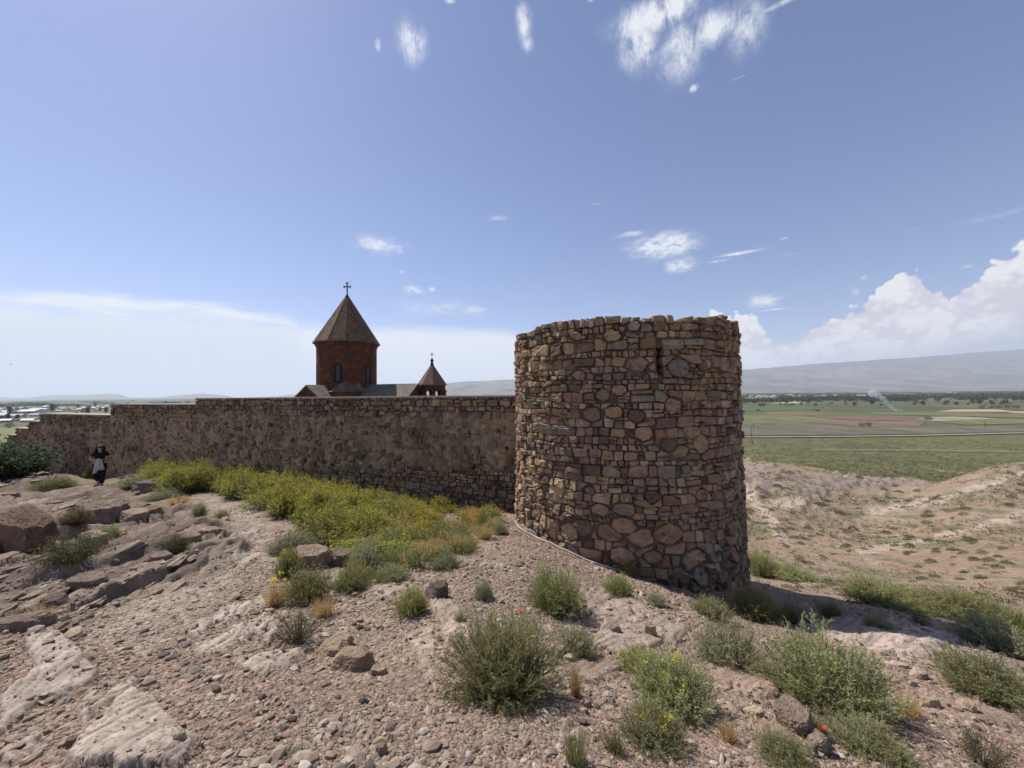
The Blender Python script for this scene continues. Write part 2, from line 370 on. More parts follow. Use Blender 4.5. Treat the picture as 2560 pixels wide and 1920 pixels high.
# ground material: colour from the beds and gravel above, grit from noise
def ground_mat():
    m, nt, b = new_mat('stony_ground'); p = pos(nt); c = attr(nt, 'col'); rock = attr(nt, 'rock', 'Fac')
    v = nt.nodes.new('ShaderNodeTexVoronoi'); v.inputs['Scale'].default_value = 26; nt.links.new(p, v.inputs['Vector'])
    mid = maprange(nt, mth(nt, 'ADD', mth(nt, 'MULTIPLY', noise(nt, p, 1.1, 8, .75), .5), mth(nt, 'MULTIPLY', noise(nt, p, 5, 6, .7), .5)), .32, .68, .55, 1.38, False)
    v2 = nt.nodes.new('ShaderNodeTexVoronoi'); v2.inputs['Scale'].default_value = 70; nt.links.new(p, v2.inputs['Vector'])
    sep = nt.nodes.new('ShaderNodeSeparateColor'); nt.links.new(v.outputs['Color'], sep.inputs[0])
    sep2 = nt.nodes.new('ShaderNodeSeparateColor'); nt.links.new(v2.outputs['Color'], sep2.inputs[0])
    g = mth(nt, 'ADD', mth(nt, 'MULTIPLY', sep.outputs[0], .5), mth(nt, 'MULTIPLY', sep2.outputs[1], .5))
    grit = maprange(nt, g, 0, 1, .42, 1.5, False)
    fine = maprange(nt, noise(nt, p, 30, 8, .7), .25, .75, .7, 1.3, False)
    f = mth(nt, 'ADD', mth(nt, 'MULTIPLY', grit, mth(nt, 'SUBTRACT', 1.0, rock)), mth(nt, 'MULTIPLY', fine, rock)); f = mth(nt, 'MULTIPLY', f, mid)
    comb = nt.nodes.new('ShaderNodeCombineColor')
    for i in range(3): nt.links.new(f, comb.inputs[i])
    nt.links.new(mixc(nt, 1.0, c, comb.outputs[0], 'MULTIPLY'), b.inputs['Base Color'])
    hgt = mth(nt, 'ADD', mth(nt, 'MULTIPLY', mth(nt, 'SUBTRACT', .6, v.outputs['Distance']), mth(nt, 'SUBTRACT', 1.0, rock)),
              mth(nt, 'ADD', mth(nt, 'MULTIPLY', noise(nt, p, 14, 8, .7), .8), mth(nt, 'MULTIPLY', noise(nt, p, 3, 6, .65), 1.6)))
    bump(nt, b, hgt, .8, .035); return m
M_GROUND = ground_mat()
def build_ground():
    ang = np.concatenate([np.linspace(-180, -66, 60)[:-1], np.linspace(-66, 66, 780), np.linspace(66, 180, 60)[1:]])
    rr = np.concatenate([np.geomspace(.7, 9, 640)[:-1], np.geomspace(9, 175, 330)]); A, Rr = np.meshgrid(np.radians(ang), rr)
    x, y = (np.sin(A) * Rr).ravel(), (np.cos(A) * Rr).ravel()
    z, c, k = ground(x, y); na, nr = len(ang), len(rr)
    V = np.c_[x, y, z]
    i = (np.arange(nr - 1)[:, None] * na + np.arange(na - 1)).ravel()
    F = np.c_[i, i + 1, i + na + 1, i + na][:, ::-1]
    V = np.r_[V, [[0, 0, -1.6]]]; c = np.r_[c, [c[0]]]; k = np.r_[k, [0]]
    fan = np.c_[np.arange(na - 1) + 1, np.arange(na - 1), np.full(na - 1, len(V) - 1)][:, ::-1]
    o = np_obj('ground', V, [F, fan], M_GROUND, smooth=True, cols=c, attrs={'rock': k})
    tag(o, kind='structure')
build_ground()

# ------------------------------------------------------------------ loose gravel (uncountable)
def ico(sub):
    import bmesh
    bm = bmesh.new(); bmesh.ops.create_icosphere(bm, subdivisions=sub, radius=1.0)
    V = np.array([v.co[:] for v in bm.verts]); F = np.array([[v.index for v in f.verts] for f in bm.faces]); bm.free(); return V, F
M_PEB = stone_mat('gravel_stone', 60, .3, .75, 1.2)
def build_gravel():
    rng = np.random.default_rng(3); V0, F0 = ico(1); N = 125000
    a = rng.uniform(-1.0, 1.0, N); r = np.exp(rng.uniform(math.log(1.25), math.log(12), N))
    x, y = np.sin(a) * r, np.cos(a) * r
    dens = .5 + .6 * fbm(x * .8, y * .8, None, 3, 101)
    keep = rng.random(N) < np.clip(dens + .3, .2, 1); x, y, r = x[keep], y[keep], r[keep]
    z, _, rock = ground(x, y); px, py, d = project(np.c_[x, y, z])
    keep = (px > -60) & (px < 2620) & (py < 2000) & (rng.random(len(x)) > rock * .80) & (np.hypot(x - 2.51, y - 8.955) > 2.4)
    onp = poly_sd(PATH, px, py) > -5; keep &= ~(onp & (rng.random(len(x)) < .35))
    x, y, z, r = x[keep], y[keep], z[keep], r[keep]; onp = onp[keep]; n = len(x)
    s = np.minimum(.0046 * np.exp(rng.gamma(1.4, .38, n)), .034) * np.clip(r / 3.6, .8, 1.2) * np.where(onp, .68, 1.0) * (1 + .45 * fbm(x * 1.1, y * 1.1, None, 2, 107))
    sc = np.c_[s * rng.uniform(.9, 1.5, n), s * rng.uniform(.6, 1.0, n), s * rng.uniform(.35, .75, n)]
    V = V0[None] * (1 + rng.uniform(-.28, .28, (n, len(V0), 1))) * sc[:, None]
    t = rng.normal(0, .3, n); ct, st = np.cos(t)[:, None], np.sin(t)[:, None]
    V = np.stack([V[..., 0] * ct - V[..., 2] * st, V[..., 1], V[..., 0] * st + V[..., 2] * ct], -1)
    q = rng.uniform(0, 6.283, n); cq, sq = np.cos(q)[:, None], np.sin(q)[:, None]
    V = np.stack([V[..., 0] * cq - V[..., 1] * sq, V[..., 0] * sq + V[..., 1] * cq, V[..., 2]], -1)
    V += np.c_[x, y, z + sc[:, 2] * .35][:, None]
    pal = np.array([(.345,.272,.21),(.295,.22,.163),(.285,.195,.148),(.42,.35,.28),(.20,.168,.14),(.11,.088,.07),(.31,.228,.152)])
    c = pal[rng.choice(len(pal), n, p=[.25,.25,.17,.11,.1,.05,.07])] * rng.uniform(.8, 1.15, (n, 1))
    F = (F0[None] + (np.arange(n) * len(V0))[:, None, None]).reshape(-1, 3)
    o = np_obj('gravel', V.reshape(-1, 3), [F], M_PEB, cols=np.repeat(c, len(V0), 0))
    tag(o, 'loose pinkish beige gravel strewn over the hillside', 'gravel', kind='stuff')
build_gravel()

# ------------------------------------------------------------------ single rocks
M_ROCK = stone_mat('bedded_rock', 16, .9, .6, 1.3)
def rock_data(seed, w, dp, h, colour, strat=.0, planes=12):
    rng = np.random.default_rng(seed); V, F = ico(6 if w > 1 else 5)
    n = rng.normal(size=(planes, 3)); n[:, 2] *= .8; n /= np.linalg.norm(n, axis=1)[:, None]
    n = np.r_[n, [[.1, -.1, .99], [.5, -.85, .15], [.9, -.3, .25]]]; n /= np.linalg.norm(n, axis=1)[:, None]
    dist = np.r_[rng.uniform(.62, .95, planes), [.62, .7, .75]]
    rr = np.ones(len(V))
    for k in range(len(n)):
        c = V @ n[k]; rr = np.minimum(rr, np.where(c > .05, dist[k] / np.maximum(c, .05), 9))
    rr *= 1 + .09 * fbm(V[:, 0] * 2.2 + seed, V[:, 1] * 2.2, V[:, 2] * 2.2, 4, seed) + .05 * fbm(V[:, 0] * 5, V[:, 1] * 5, V[:, 2] * 8, 3, seed + 2) + .045 * fbm(V[:, 0] * 12, V[:, 1] * 12, V[:, 2] * 15, 3, seed + 3)
    W = V * rr[:, None]
    if strat > 0:
        t = W[:, 2] * 4.5 + W[:, 0] * .8 + .5 * fbm(W[:, 0] * 2, W[:, 1] * 2, W[:, 2] * 2, 3, seed + 9)
        W[:, :2] *= (1 + strat * (_h(np.floor(t).astype(np.int64), np.int64(1), np.int64(2), seed)))[:, None]
    W *= np.array([w, dp, h]) * .62
    c = np.array(colour) * np.array([.90, .82, .70]) * (1 + .22 * fbm(V[:, 0] * 2, V[:, 1] * 2, V[:, 2] * 3, 4, seed + 5))[:, None]
    return np_data('rock', W, [F], M_ROCK, cols=c)
ROCKS = [  # px, py (middle of foot), width px, height px, depth ratio, colour, bedding, name, label
 (58,1386,250,122,.30,(.175,.125,.10),.09,'boulder','big dark boulder at the left edge, beside the round dark bush'),
 (245,1322,115,68,.8,(.26,.205,.18),.10,'rock','grey layered rock under the dry brown bush'),
 (365,1312,62,36,.9,(.25,.19,.15),.03,'rock','square brown rock block on the ledges right of the layered rock'),
 (335,1318,70,26,.7,(.36,.29,.24),.05,'rock','flat pale-topped rock touching the square brown block'),
 (393,1231,84,34,.6,(.24,.19,.165),.07,'rock','dark sloping rock below the yellow weeds beside the path'),
 (340,1288,55,26,.7,(.27,.22,.19),.06,'rock','small dark rock on the ledge above the square brown block'),
 (230,1372,70,42,.8,(.38,.31,.26),.04,'rock','pale smooth rock behind the round dark bush'),
 (515,1345,90,22,.6,(.33,.27,.235),.05,'rock','long low rock with a dark end lying in the path'),
 (480,1352,60,22,.7,(.31,.25,.22),.08,'rock','low flat rock just left of the path, by the small grey tuft'),
 (475,1382,60,30,.7,(.29,.23,.2),.08,'rock','dark-faced rock right of the bush on the ledges'),
 (405,1425,60,24,.7,(.27,.215,.19),.08,'rock','low brown rock at the foot of the bush on the ledges'),
 (215,1490,100,46,.6,(.24,.19,.165),.08,'rock','dark slab-sided rock below the round dark bush'),
 (45,1585,110,34,.6,(.27,.215,.185),.08,'rock','low dark rock at the left edge under the yellow grass'),
 (140,1535,62,38,.7,(.22,.18,.16),.06,'rock','dark rock between two yellow grass tufts at the left'),
 (845,1622,66,28,.7,(.38,.295,.23),.02,'rock','flat tan rock, rearmost of the three rocks by the bare twiggy bush'),
 (835,1642,74,28,.7,(.39,.30,.235),.02,'rock','tan rock with a dark end, middle of the three by the twiggy bush'),
 (885,1680,88,46,.8,(.37,.29,.225),.02,'rock','thick tan rock with a black face, front of the three by the twiggy bush'),
 (950,1688,40,20,.8,(.36,.28,.23),.02,'rock','small tan rock right of the group of three rocks'),
 (775,1425,95,52,.8,(.33,.255,.21),.03,'rock','brown rounded rock among the plants beside the path'),
 (850,1415,64,42,.8,(.23,.185,.165),.05,'rock','dark craggy rock touching the brown rounded rock among the plants'),
 (1095,1502,56,36,.9,(.17,.14,.125),.05,'rock','small black craggy rock beside the yellow-green tuft'),
 (1395,1640,42,32,.9,(.36,.3,.26),.0,'stone','pale jagged stone right of the biggest shrub'),
 (1628,1598,26,32,.8,(.40,.32,.26),.0,'stone','small upright stone standing on the brown bedrock'),
 (1540,1590,26,22,.8,(.30,.27,.25),.0,'stone','small grey stone leaning on the brown bedrock'),
 (1423,1648,28,14,.8,(.55,.48,.41),.0,'stone','whitish stone at the right foot of the biggest shrub'),
 (1465,1770,26,20,.8,(.42,.33,.27),.0,'stone','tan stone in the gravel below the brown slab'),
 (1890,1790,40,22,.8,(.52,.44,.37),.0,'stone','pale stone between the two large sprawling shrubs'),
 (186,1868,30,22,.8,(.24,.19,.165),.0,'stone','dark rounded stone on the gravel beside the pale slab'),
 (450,1878,26,20,.8,(.5,.43,.37),.0,'stone','pale stone resting on the big pale slab at bottom left'),
 (955,1888,26,32,.8,(.40,.31,.25),.0,'stone','tan stone standing out of the gravel at the bottom middle'),
 (540,1733,22,16,.8,(.22,.18,.16),.0,'stone','small dark stone in the gravel left of the middle'),
 (1985,1850,100,46,.8,(.25,.195,.165),.03,'rock','brown rock at the bottom right beside the red poppy'),
 (2045,1880,56,26,.8,(.29,.235,.205),.03,'rock','low brown rock in front of the rock by the poppy'),
 (2325,1772,44,24,.8,(.46,.38,.31),.0,'stone','pale flat stone below the largest sprawling shrub'),
 (2300,1700,36,22,.8,(.53,.45,.37),.0,'stone','whitish stone on the slope right of the largest sprawling shrub'),
 (2420,1792,40,24,.8,(.47,.385,.31),.0,'stone','pale block of stone near the lower right edge'),
 (2345,1640,30,20,.8,(.53,.45,.37),.0,'stone','whitish stone on the pale lip of rock at the right'),
]
def build_rocks():
    for k, (px, py, w, h, dr, c, st, nm, lb) in enumerate(ROCKS):
        p, m = hit(px, py); W, H = w * m * .98, h * m
        o = link(nm, rock_data(40 + k, W, W * dr, H * 1.6, c, st))
        out = Vector((p.x, p.y, 0)).normalized(); o.location = p + out * (W * dr * .42) + Vector((0, 0, H * .06)); o.rotation_euler = (0, 0, rad(-25 + (k * 37) % 50))
        tag(o, lb, 'rock')
build_rocks()
def build_ledge_slabs():
    rng = np.random.default_rng(91); me = [rock_data(300 + k, 1.0, .30, .22, c, .10, 10) for k, c in enumerate([(.30,.24,.20),(.36,.295,.25),(.24,.19,.165),(.33,.275,.24),(.42,.345,.285)])]; n = 0
    while n < 150:
        px, py = rng.uniform(-30, 640), rng.uniform(1200, 1610)
        if float(poly_sd(LEDGES, np.array([px]), np.array([py]))[0]) < -8: continue
        p, m = hit(px, py); L = rng.uniform(28, 95) * m * (.7 if n % 3 else 1); T = rng.uniform(.55, 1.2)
        o = link('ledge_rock', me[rng.integers(5)]); o.scale = (L, L * rng.uniform(.8, 1.6), L * T); o.location = p + Vector((0, 0, -.01 * L))
        o.rotation_euler = (rng.normal(0, .10), rng.normal(-.05, .08), rad(97) + rng.normal(0, .22))
        tag(o, 'thin brown slab of bedded rock on the ledges left of the path', 'rock', 'thin rocks on the left ledges', 'thing'); n += 1
build_ledge_slabs()
# ------------------------------------------------------------------ rubble masonry
def dart(rng, w, z_lo, z_hi, sizes, ax):
    """points with room of their own in a w x (z) strip; big ones first"""
    X = np.empty((0, 2)); Rr = np.empty(0)
    for r, tries in sizes:
        q = np.c_[rng.uniform(0, w, tries), rng.uniform(z_lo, z_hi, tries)]
        for a in q:
            if len(X):
                d = np.hypot((X[:, 0] - a[0]) * ax, X[:, 1] - a[1])
                if (d < (Rr + r) * .86).any(): continue
            X = np.r_[X, [a]]; Rr = np.r_[Rr, r]
    return X, Rr
def clip(poly, a, b, c):
    """keep a*x + b*y <= c"""
    out = []; n = len(poly)
    for i in range(n):
        p, q = poly[i], poly[(i + 1) % n]; dp = a * p[0] + b * p[1] - c; dq = a * q[0] + b * q[1] - c
        if dp <= 0: out.append(p)
        if (dp < 0 < dq) or (dq < 0 < dp):
            t = dp / (dp - dq); out.append((p[0] + (q[0] - p[0]) * t, p[1] + (q[1] - p[1]) * t))
    return out
def cells(X, Rr, ax, box):
    Q = X * np.array([ax, 1.0]); W = (Rr * .75) ** 2; out = []
    D = (Q[:, None, 0] - Q[None, :, 0]) ** 2 + (Q[:, None, 1] - Q[None, :, 1]) ** 2
    nb = np.argsort(D, 1)[:, 1:24]
    for i in range(len(Q)):
        x, z = Q[i]; s = Rr[i] * 3; x0, x1, z0, z1 = box(*X[i])
        poly = [(max(x - s, x0 * ax), max(z - s, z0)), (min(x + s, x1 * ax), max(z - s, z0)), (min(x + s, x1 * ax), min(z + s, z1)), (max(x - s, x0 * ax), min(z + s, z1))]
        for j in nb[i]:
            u, v = Q[j]
            poly = clip(poly, 2 * (u - x), 2 * (v - z), u * u + v * v - x * x - z * z - W[j] + W[i])
            if len(poly) < 3: break
        out.append([(a / ax, b) for a, b in poly] if len(poly) >= 3 else None)
    return out
def coursed(rng, w, z_lo, z_hi, h0, h1, big=(), wob=.03):
    """random rubble brought roughly to courses: quads with uneven edges; big = (s, z, half-width, half-height)"""
    rows = [z_lo]
    while rows[-1] < z_hi: rows.append(rows[-1] + float(rng.uniform(h0, h1)))
    ph = rng.uniform(0, 100)
    def edge(k, s): return rows[k] + wob * (.5 * math.sin(s * 1.7 + k * 2.1 + ph) + .35 * math.sin(s * 4.3 + k * 5.7) + .25 * math.sin(s * 9.1 + k * 1.3 + ph))
    out = []
    for k in range(len(rows) - 1):
        s = -rng.uniform(0, .2); H = rows[k + 1] - rows[k]
        while s < w:
            r = rng.random(); ww = max(.055, H * (rng.uniform(.6, 1.15) if r < .5 else rng.uniform(1.1, 2.1)))
            e = s + ww; a, b = s, e; l0, l1 = rng.normal(0, .10 * H, 2)
            q = [(a - l0 * .5, edge(k, a)), (b - l1 * .5, edge(k, b)), (b + l1 * .5, edge(k + 1, b)), (a + l0 * .5, edge(k + 1, a))]
            t = rng.random()
            if t < .24 and H > .11:                                   # two or three thin stones, one on another
                n = 3 if (t < .05 and H > .17) else 2; cuts = [0] + sorted(rng.uniform(.28, .72, n - 1)) + [1]
                L = lambda f, g: (q[0][0] * (1 - f) + q[3][0] * f, q[0][1] * (1 - f) + q[3][1] * f) if g == 0 else (q[1][0] * (1 - f) + q[2][0] * f, q[1][1] * (1 - f) + q[2][1] * f)
                for i in range(n):
                    d = rng.normal(0, .05, 2) * (0 < i)
                    lo = (L(cuts[i] + d[0], 0), L(cuts[i] + d[1], 1)); out.append([lo[0], lo[1], L(cuts[i + 1], 1), L(cuts[i + 1], 0)])
            elif t < .36:                                             # a corner stone and a wedge
                f = rng.uniform(.25, .6); m = ((q[3][0] * (1 - f) + q[2][0] * f), (q[3][1] * (1 - f) + q[2][1] * f))
                out.append([q[0], q[1], (q[1][0], q[1][1] * .45 + q[2][1] * .55), m, q[3]]); out.append([(q[1][0], q[1][1] * .4 + q[2][1] * .6), q[2], m])
            else: out.append(q)
            s = e
    out = [(p, sum(q[0] for q in p) / len(p), sum(q[1] for q in p) / len(p)) for p in out]
    for (bs, bz, bw, bh) in big:                                      # large stones push the courses aside
        kept = []
        for e in out:
            u, v = (e[1] - bs) / bw, (e[2] - bz) / bh; r = u * u + v * v
            if r > 6.5: kept.append(e); continue
            if r < .6: continue
            nx, nz = u / bw, v / bh; l = math.hypot(nx, nz); nx /= l; nz /= l; sup = math.hypot(nx * bw, nz * bh)
            p2 = clip(e[0], -nx, -nz, -(nx * bs + nz * bz + sup))
            if len(p2) >= 3: kept.append((p2, sum(q[0] for q in p2) / len(p2), sum(q[1] for q in p2) / len(p2)))
        a0 = rng.uniform(0, 1); m = int(rng.integers(6, 9)); out = kept
        out.append(([(bs + bw * 1.02 * rng.uniform(.9, 1.12) * math.cos(2 * math.pi * (i + a0) / m), bz + bh * 1.02 * rng.uniform(.9, 1.12) * math.sin(2 * math.pi * (i + a0) / m)) for i in range(m)], bs, bz))
    out = [e[0] for e in out]
    return out
def box_clip(p, x0, x1, z0, z1):
    for a, b, c in ((-1, 0, -x0), (1, 0, x1), (0, -1, -z0), (0, 1, z1)):
        p = clip(p, a, b, c)
        if len(p) < 3: return None
    return p
def stones(rng, polys, mapper, palette, gap=.011, out_fn=None, back=.22, wts=None):
    VV, CC, T, Qd, n = [], [], [], [], 0
    for poly in polys:
        if poly is None: continue
        p = np.array(poly); c = p.mean(0); area = .5 * abs(np.sum(p[:, 0] * np.roll(p[:, 1], -1) - np.roll(p[:, 0], -1) * p[:, 1]))
        if area < .0012 or np.ptp(p[:, 1]) < .022 or np.ptp(p[:, 0]) < .022: continue
        e = np.linalg.norm(np.roll(p, -1, 0) - p, axis=1); p = p[e > .012] if (e > .012).sum() >= 3 else p
        e = np.roll(p, -1, 0) - p
        q = np.empty((2 * len(p), 2)); q[0::2] = p + e * .11; q[1::2] = p + e * .89           # knock the corners off
        rm = math.sqrt(area / math.pi); m = len(q)
        q = q + rng.normal(0, .004 + .045 * rm, q.shape)
        sh = max(.5, 1 - gap * rng.uniform(.6, 1.7) / rm); q = c + (q - c) * sh
        o0 = out_fn(c) if out_fn else 0.0
        o = o0 + rng.uniform(-.03, .04); tilt = rng.normal(0, .16, 2)
        rings = ((1.0, -back), (1.0, o - .022), (.97, o - .002), (.88, o + .006), (.45, o + .008 + .006 * rm))
        P3 = []
        for k, (sc, off) in enumerate(rings):
            w = c + (q - c) * sc; ow = np.full(m, off)
            if k: ow += ((w - c) @ tilt) * (1 if k > 1 else .6) + rng.normal(0, .003 + .045 * rm if k > 1 else .003, m)
            P3.append(np.c_[w, ow])
        P3.append(np.array([[c[0], c[1], o + .009 + .006 * rm + rng.normal(0, .004)]]))
        P3 = np.concatenate(P3); VV.append(mapper(P3))
        col = palette[rng.choice(len(palette), p=wts)] * rng.uniform(.78, 1.2) * (1 + rng.normal(0, .03, 3))
        CC.append(np.repeat(np.clip(col, .02, .7)[None], len(P3), 0))
        i = np.arange(m); j = (i + 1) % m
        for k in range(len(rings) - 1):
            Qd.append(np.c_[i + k * m, j + k * m, j + (k + 1) * m, i + (k + 1) * m] + n)
        T.append(np.c_[i + (len(rings) - 1) * m, j + (len(rings) - 1) * m, np.full(m, len(rings) * m)] + n)
        n += len(P3)
    return np.concatenate(VV), np.concatenate(CC), np.concatenate(T), np.concatenate(Qd)
M_STONE = stone_mat('rubble_stone', 26, .8, .50, 1.20)
def mortar_mat(name, c):
    m = stone_mat(name, 30, .9, .6, 1.3); return m
M_MORTAR = mortar_mat('lime_mortar', None)
PAL = np.array([(.38,.265,.165),(.45,.33,.215),(.30,.205,.14),(.33,.265,.205),(.27,.17,.12),(.17,.125,.09),(.41,.295,.20),(.27,.22,.175)])

# round tower
TC = np.array([2.51, 8.955]); TR = 2.40; T_TOP = 1.33; T_BOT = -5.0
_t0 = math.atan2(-TC[0], -TC[1])                       # heading from the tower's axis to the eye
def tower_map(q):
    """(s along the face, z, outwards) -> world; s = 0 faces the eye, s grows to the right"""
    th = _t0 - q[:, 0] / TR; r = TR + q[:, 2] + .07 * np.clip((-1.5 - q[:, 1]) / 3, 0, 1)
    return np.c_[TC[0] + np.sin(th) * r, TC[1] + np.cos(th) * r, q[:, 1]]
def tower_sz(px, py):
    """pixel on the tower face -> (s, z)"""
    d = ray(np.array(float(px)), np.array(float(py))); a = d[0] ** 2 + d[1] ** 2; b = -2 * (d[0] * TC[0] + d[1] * TC[1]); c = TC @ TC - TR ** 2
    k = (-b - math.sqrt(max(b * b - 4 * a * c, 0))) / (2 * a); p = d * k
    th = math.atan2(p[0] - TC[0], p[1] - TC[1]); s = (_t0 - th + math.pi) % (2 * math.pi) - math.pi
    return s * TR, p[2]
def build_tower():
    rng = np.random.default_rng(11); half = math.pi * TR; ax = .74
    root = empty('stone_tower', (TC[0], TC[1], gz(*TC)), 'round roofless tower of rough brown rubble stone at the end of the long wall', 'tower')
    fix = [  # known stones: pixel, radius
        (1697,920,.24),(1640,918,.14),(1598,925,.15),(1548,975,.15),(1507,988,.14),(1480,1035,.2),(1535,1030,.17),(1590,1040,.16),(1610,1085,.18),
        (1440,1320,.30),(1525,1330,.26),(1595,1340,.28),(1670,1335,.26),(1735,1400,.27),(1555,1390,.24),(1630,1392,.17),(1340,1280,.2),
        (1700,1130,.2),(1560,1275,.2),(1500,1275,.17),(1475,1225,.12),(1630,1240,.15),(1530,840,.15),(1440,840,.14),(1585,815,.13)]
    big = []
    for px, py, r in fix:
        q, z = tower_sz(px, py); big.append((q + half, z, r * rng.uniform(.85, 1.0), r * rng.uniform(.62, .8)))
    for _ in range(70): h = rng.uniform(.10, .17); big.append((rng.uniform(0, 2 * half), rng.uniform(T_BOT, T_TOP - .25), h * rng.uniform(.9, 1.5), h))
    s_slit, z_slit = tower_sz(1649, 905); s_slit += half
    def top(x): return T_TOP + .04 * math.sin(x * 2.1) + .02 * math.sin(x * 5.3 + 1) + .02 * math.sin(x * 13.1) - (.07 if x < 4.2 else 0)
    def box(x, z):
        x0, x1 = 0.0, 2 * half
        if abs(z - z_slit) < .34 and abs(x - s_slit) < .6:
            if x < s_slit: x1 = s_slit - .055
            else: x0 = s_slit + .055
        return x0, x1, T_BOT - .2, top(x)
    polys = []
    for p in coursed(rng, 2 * half, T_BOT - .1, T_TOP + .25, .085, .215, big):
        c = np.mean(p, 0); x0, x1, z0, z1 = box(c[0], c[1]); p = box_clip(p, x0, x1, z0, z1)
        if p is not None and (c[1] < top(c[0]) - .2 or np.ptp(np.array(p)[:, 1]) > .07): polys.append(p)
    for _ in range(1500):                                                     # small stones chinked into the joints
        c = (rng.uniform(0, 2 * half), rng.uniform(T_BOT, T_TOP - .1)); r = rng.uniform(.022, .04)
        if abs(c[0] - s_slit) < .12 and abs(c[1] - z_slit) < .42: continue
        polys.append([(c[0] + r * rng.uniform(.8, 1.5) * math.cos(k * 1.047), c[1] + r * math.sin(k * 1.047)) for k in range(6)])
    w = [.25,.13,.21,.14,.07,.05,.10,.05]
    def mp(q): r = q.copy(); r[:, 0] -= half; return tower_map(r)
    V, Cc, T, Q = stones(rng, polys, mp, PAL * np.array([1.17, 1.13, 1.09]), gap=.0085, back=.3, wts=w)
    np_obj('masonry', V - np.array(root.location), [T, Q], M_STONE, parent=root, cols=Cc)
    # mortar core behind the stones, hollow, with the loophole cut through it
    ns, nz = 300, 120; ss = np.linspace(-half, half, ns); zz = np.linspace(T_BOT, T_TOP - .10, nz); S, Z = np.meshgrid(ss, zz)
    o = -.055 + .03 * fbm(S.ravel() * 5, Z.ravel() * 5, None, 3, 7)
    outer = tower_map(np.c_[S.ravel(), Z.ravel(), o]); inner = tower_map(np.c_[S.ravel(), Z.ravel(), np.full(S.size, -.75)])
    i = (np.arange(nz - 1)[:, None] * ns + np.arange(ns - 1)).ravel(); N = S.size
    cs = (S.ravel()[i] + S.ravel()[i + 1]) / 2; cz = (Z.ravel()[i] + Z.ravel()[i + ns]) / 2
    hole = (np.abs(cs - (s_slit - half)) < .055) & (np.abs(cz - z_slit) < .24); i = i[~hole]
    j = np.arange(ns - 1) + (nz - 1) * ns
    F = np.r_[np.c_[i, i + 1, i + ns + 1, i + ns], np.c_[i, i + ns, i + ns + 1, i + 1] + N, np.c_[j, j + 1, j + 1 + N, j + N]]
    c = np.array([.20,.15,.115]) * (1 + .25 * fbm(S.ravel() * 3, Z.ravel() * 3, None, 3, 8))[:, None]
    np_obj('mortar_core', np.r_[outer, inner] - np.array(root.location), [F], M_MORTAR, parent=root, smooth=True, cols=np.r_[c, c])
    # hand-written white letters on the big stone low on the face
    mb = MB(); pitch = .062
    glyphs = [  # И б р а, each a few strokes in a unit box
        [[(0,1),(0.02,0),(.1,0),(.62,1)],[(.62,1),(.66,0)]], [[(.75,1.25),(.15,1.0),(0,.4),(.15,0),(.5,0),(.62,.3),(.45,.6),(.1,.5)]],
        [[(.05,.75),(.08,-.5)],[(.05,.6),(.35,.78),(.55,.5),(.4,.2),(.1,.22)]], [[(.5,.6),(.2,.65),(0,.35),(.15,.1),(.45,.25),(.52,.6)],[(.52,.6),(.62,.1),(.75,.15)]]]
    s0, z0 = tower_sz(1724, 1396)
    for g, st in enumerate(glyphs):
        for line in st:
            pts = [tuple(tower_map(np.array([[s0 + g * pitch + u * .045, z0 + v * .05 - g * .004, .062]]))[0]) for u, v in line]
            mb.tube(pts, .0042, 5)
    g = mb.build('chalk_lettering', flat_mat('chalk_white', (.72,.69,.64), .9)); g.parent = root; g.matrix_parent_inverse = Matrix.Translation(-root.location)
    return root
build_tower()

# long wall: straight, from the tower back and to the left, top in steps
W0 = np.array([.35, 9.55]); W1 = np.array([-28.9, 22.1]); WL = float(np.linalg.norm(W1 - W0)); WD = (W1 - W0) / WL
WN = np.array([WD[1], -WD[0]]); WN = WN if WN @ W0 < 0 else -WN          # towards the eye
def wall_map(q):
    xy = W0 + q[:, :1] * WD + q[:, 2:3] * WN
    return np.c_[xy, q[:, 1]]
def wall_s(px):
    d = ray(np.array(float(px)), np.array(1000.0))[:2]; A = np.array([[d[0], -WD[0]], [d[1], -WD[1]]]); return float(np.linalg.solve(A, W0)[1])
STEPS = [(wall_s(489), -.03), (wall_s(276), -.26), (wall_s(100), -.76), (wall_s(68), -1.18), (wall_s(40), -1.60), (wall_s(18), -2.0), (99, -2.35)]
def wall_top(s):
    for e, z in STEPS:
        if s < e: return z
    return STEPS[-1][1]
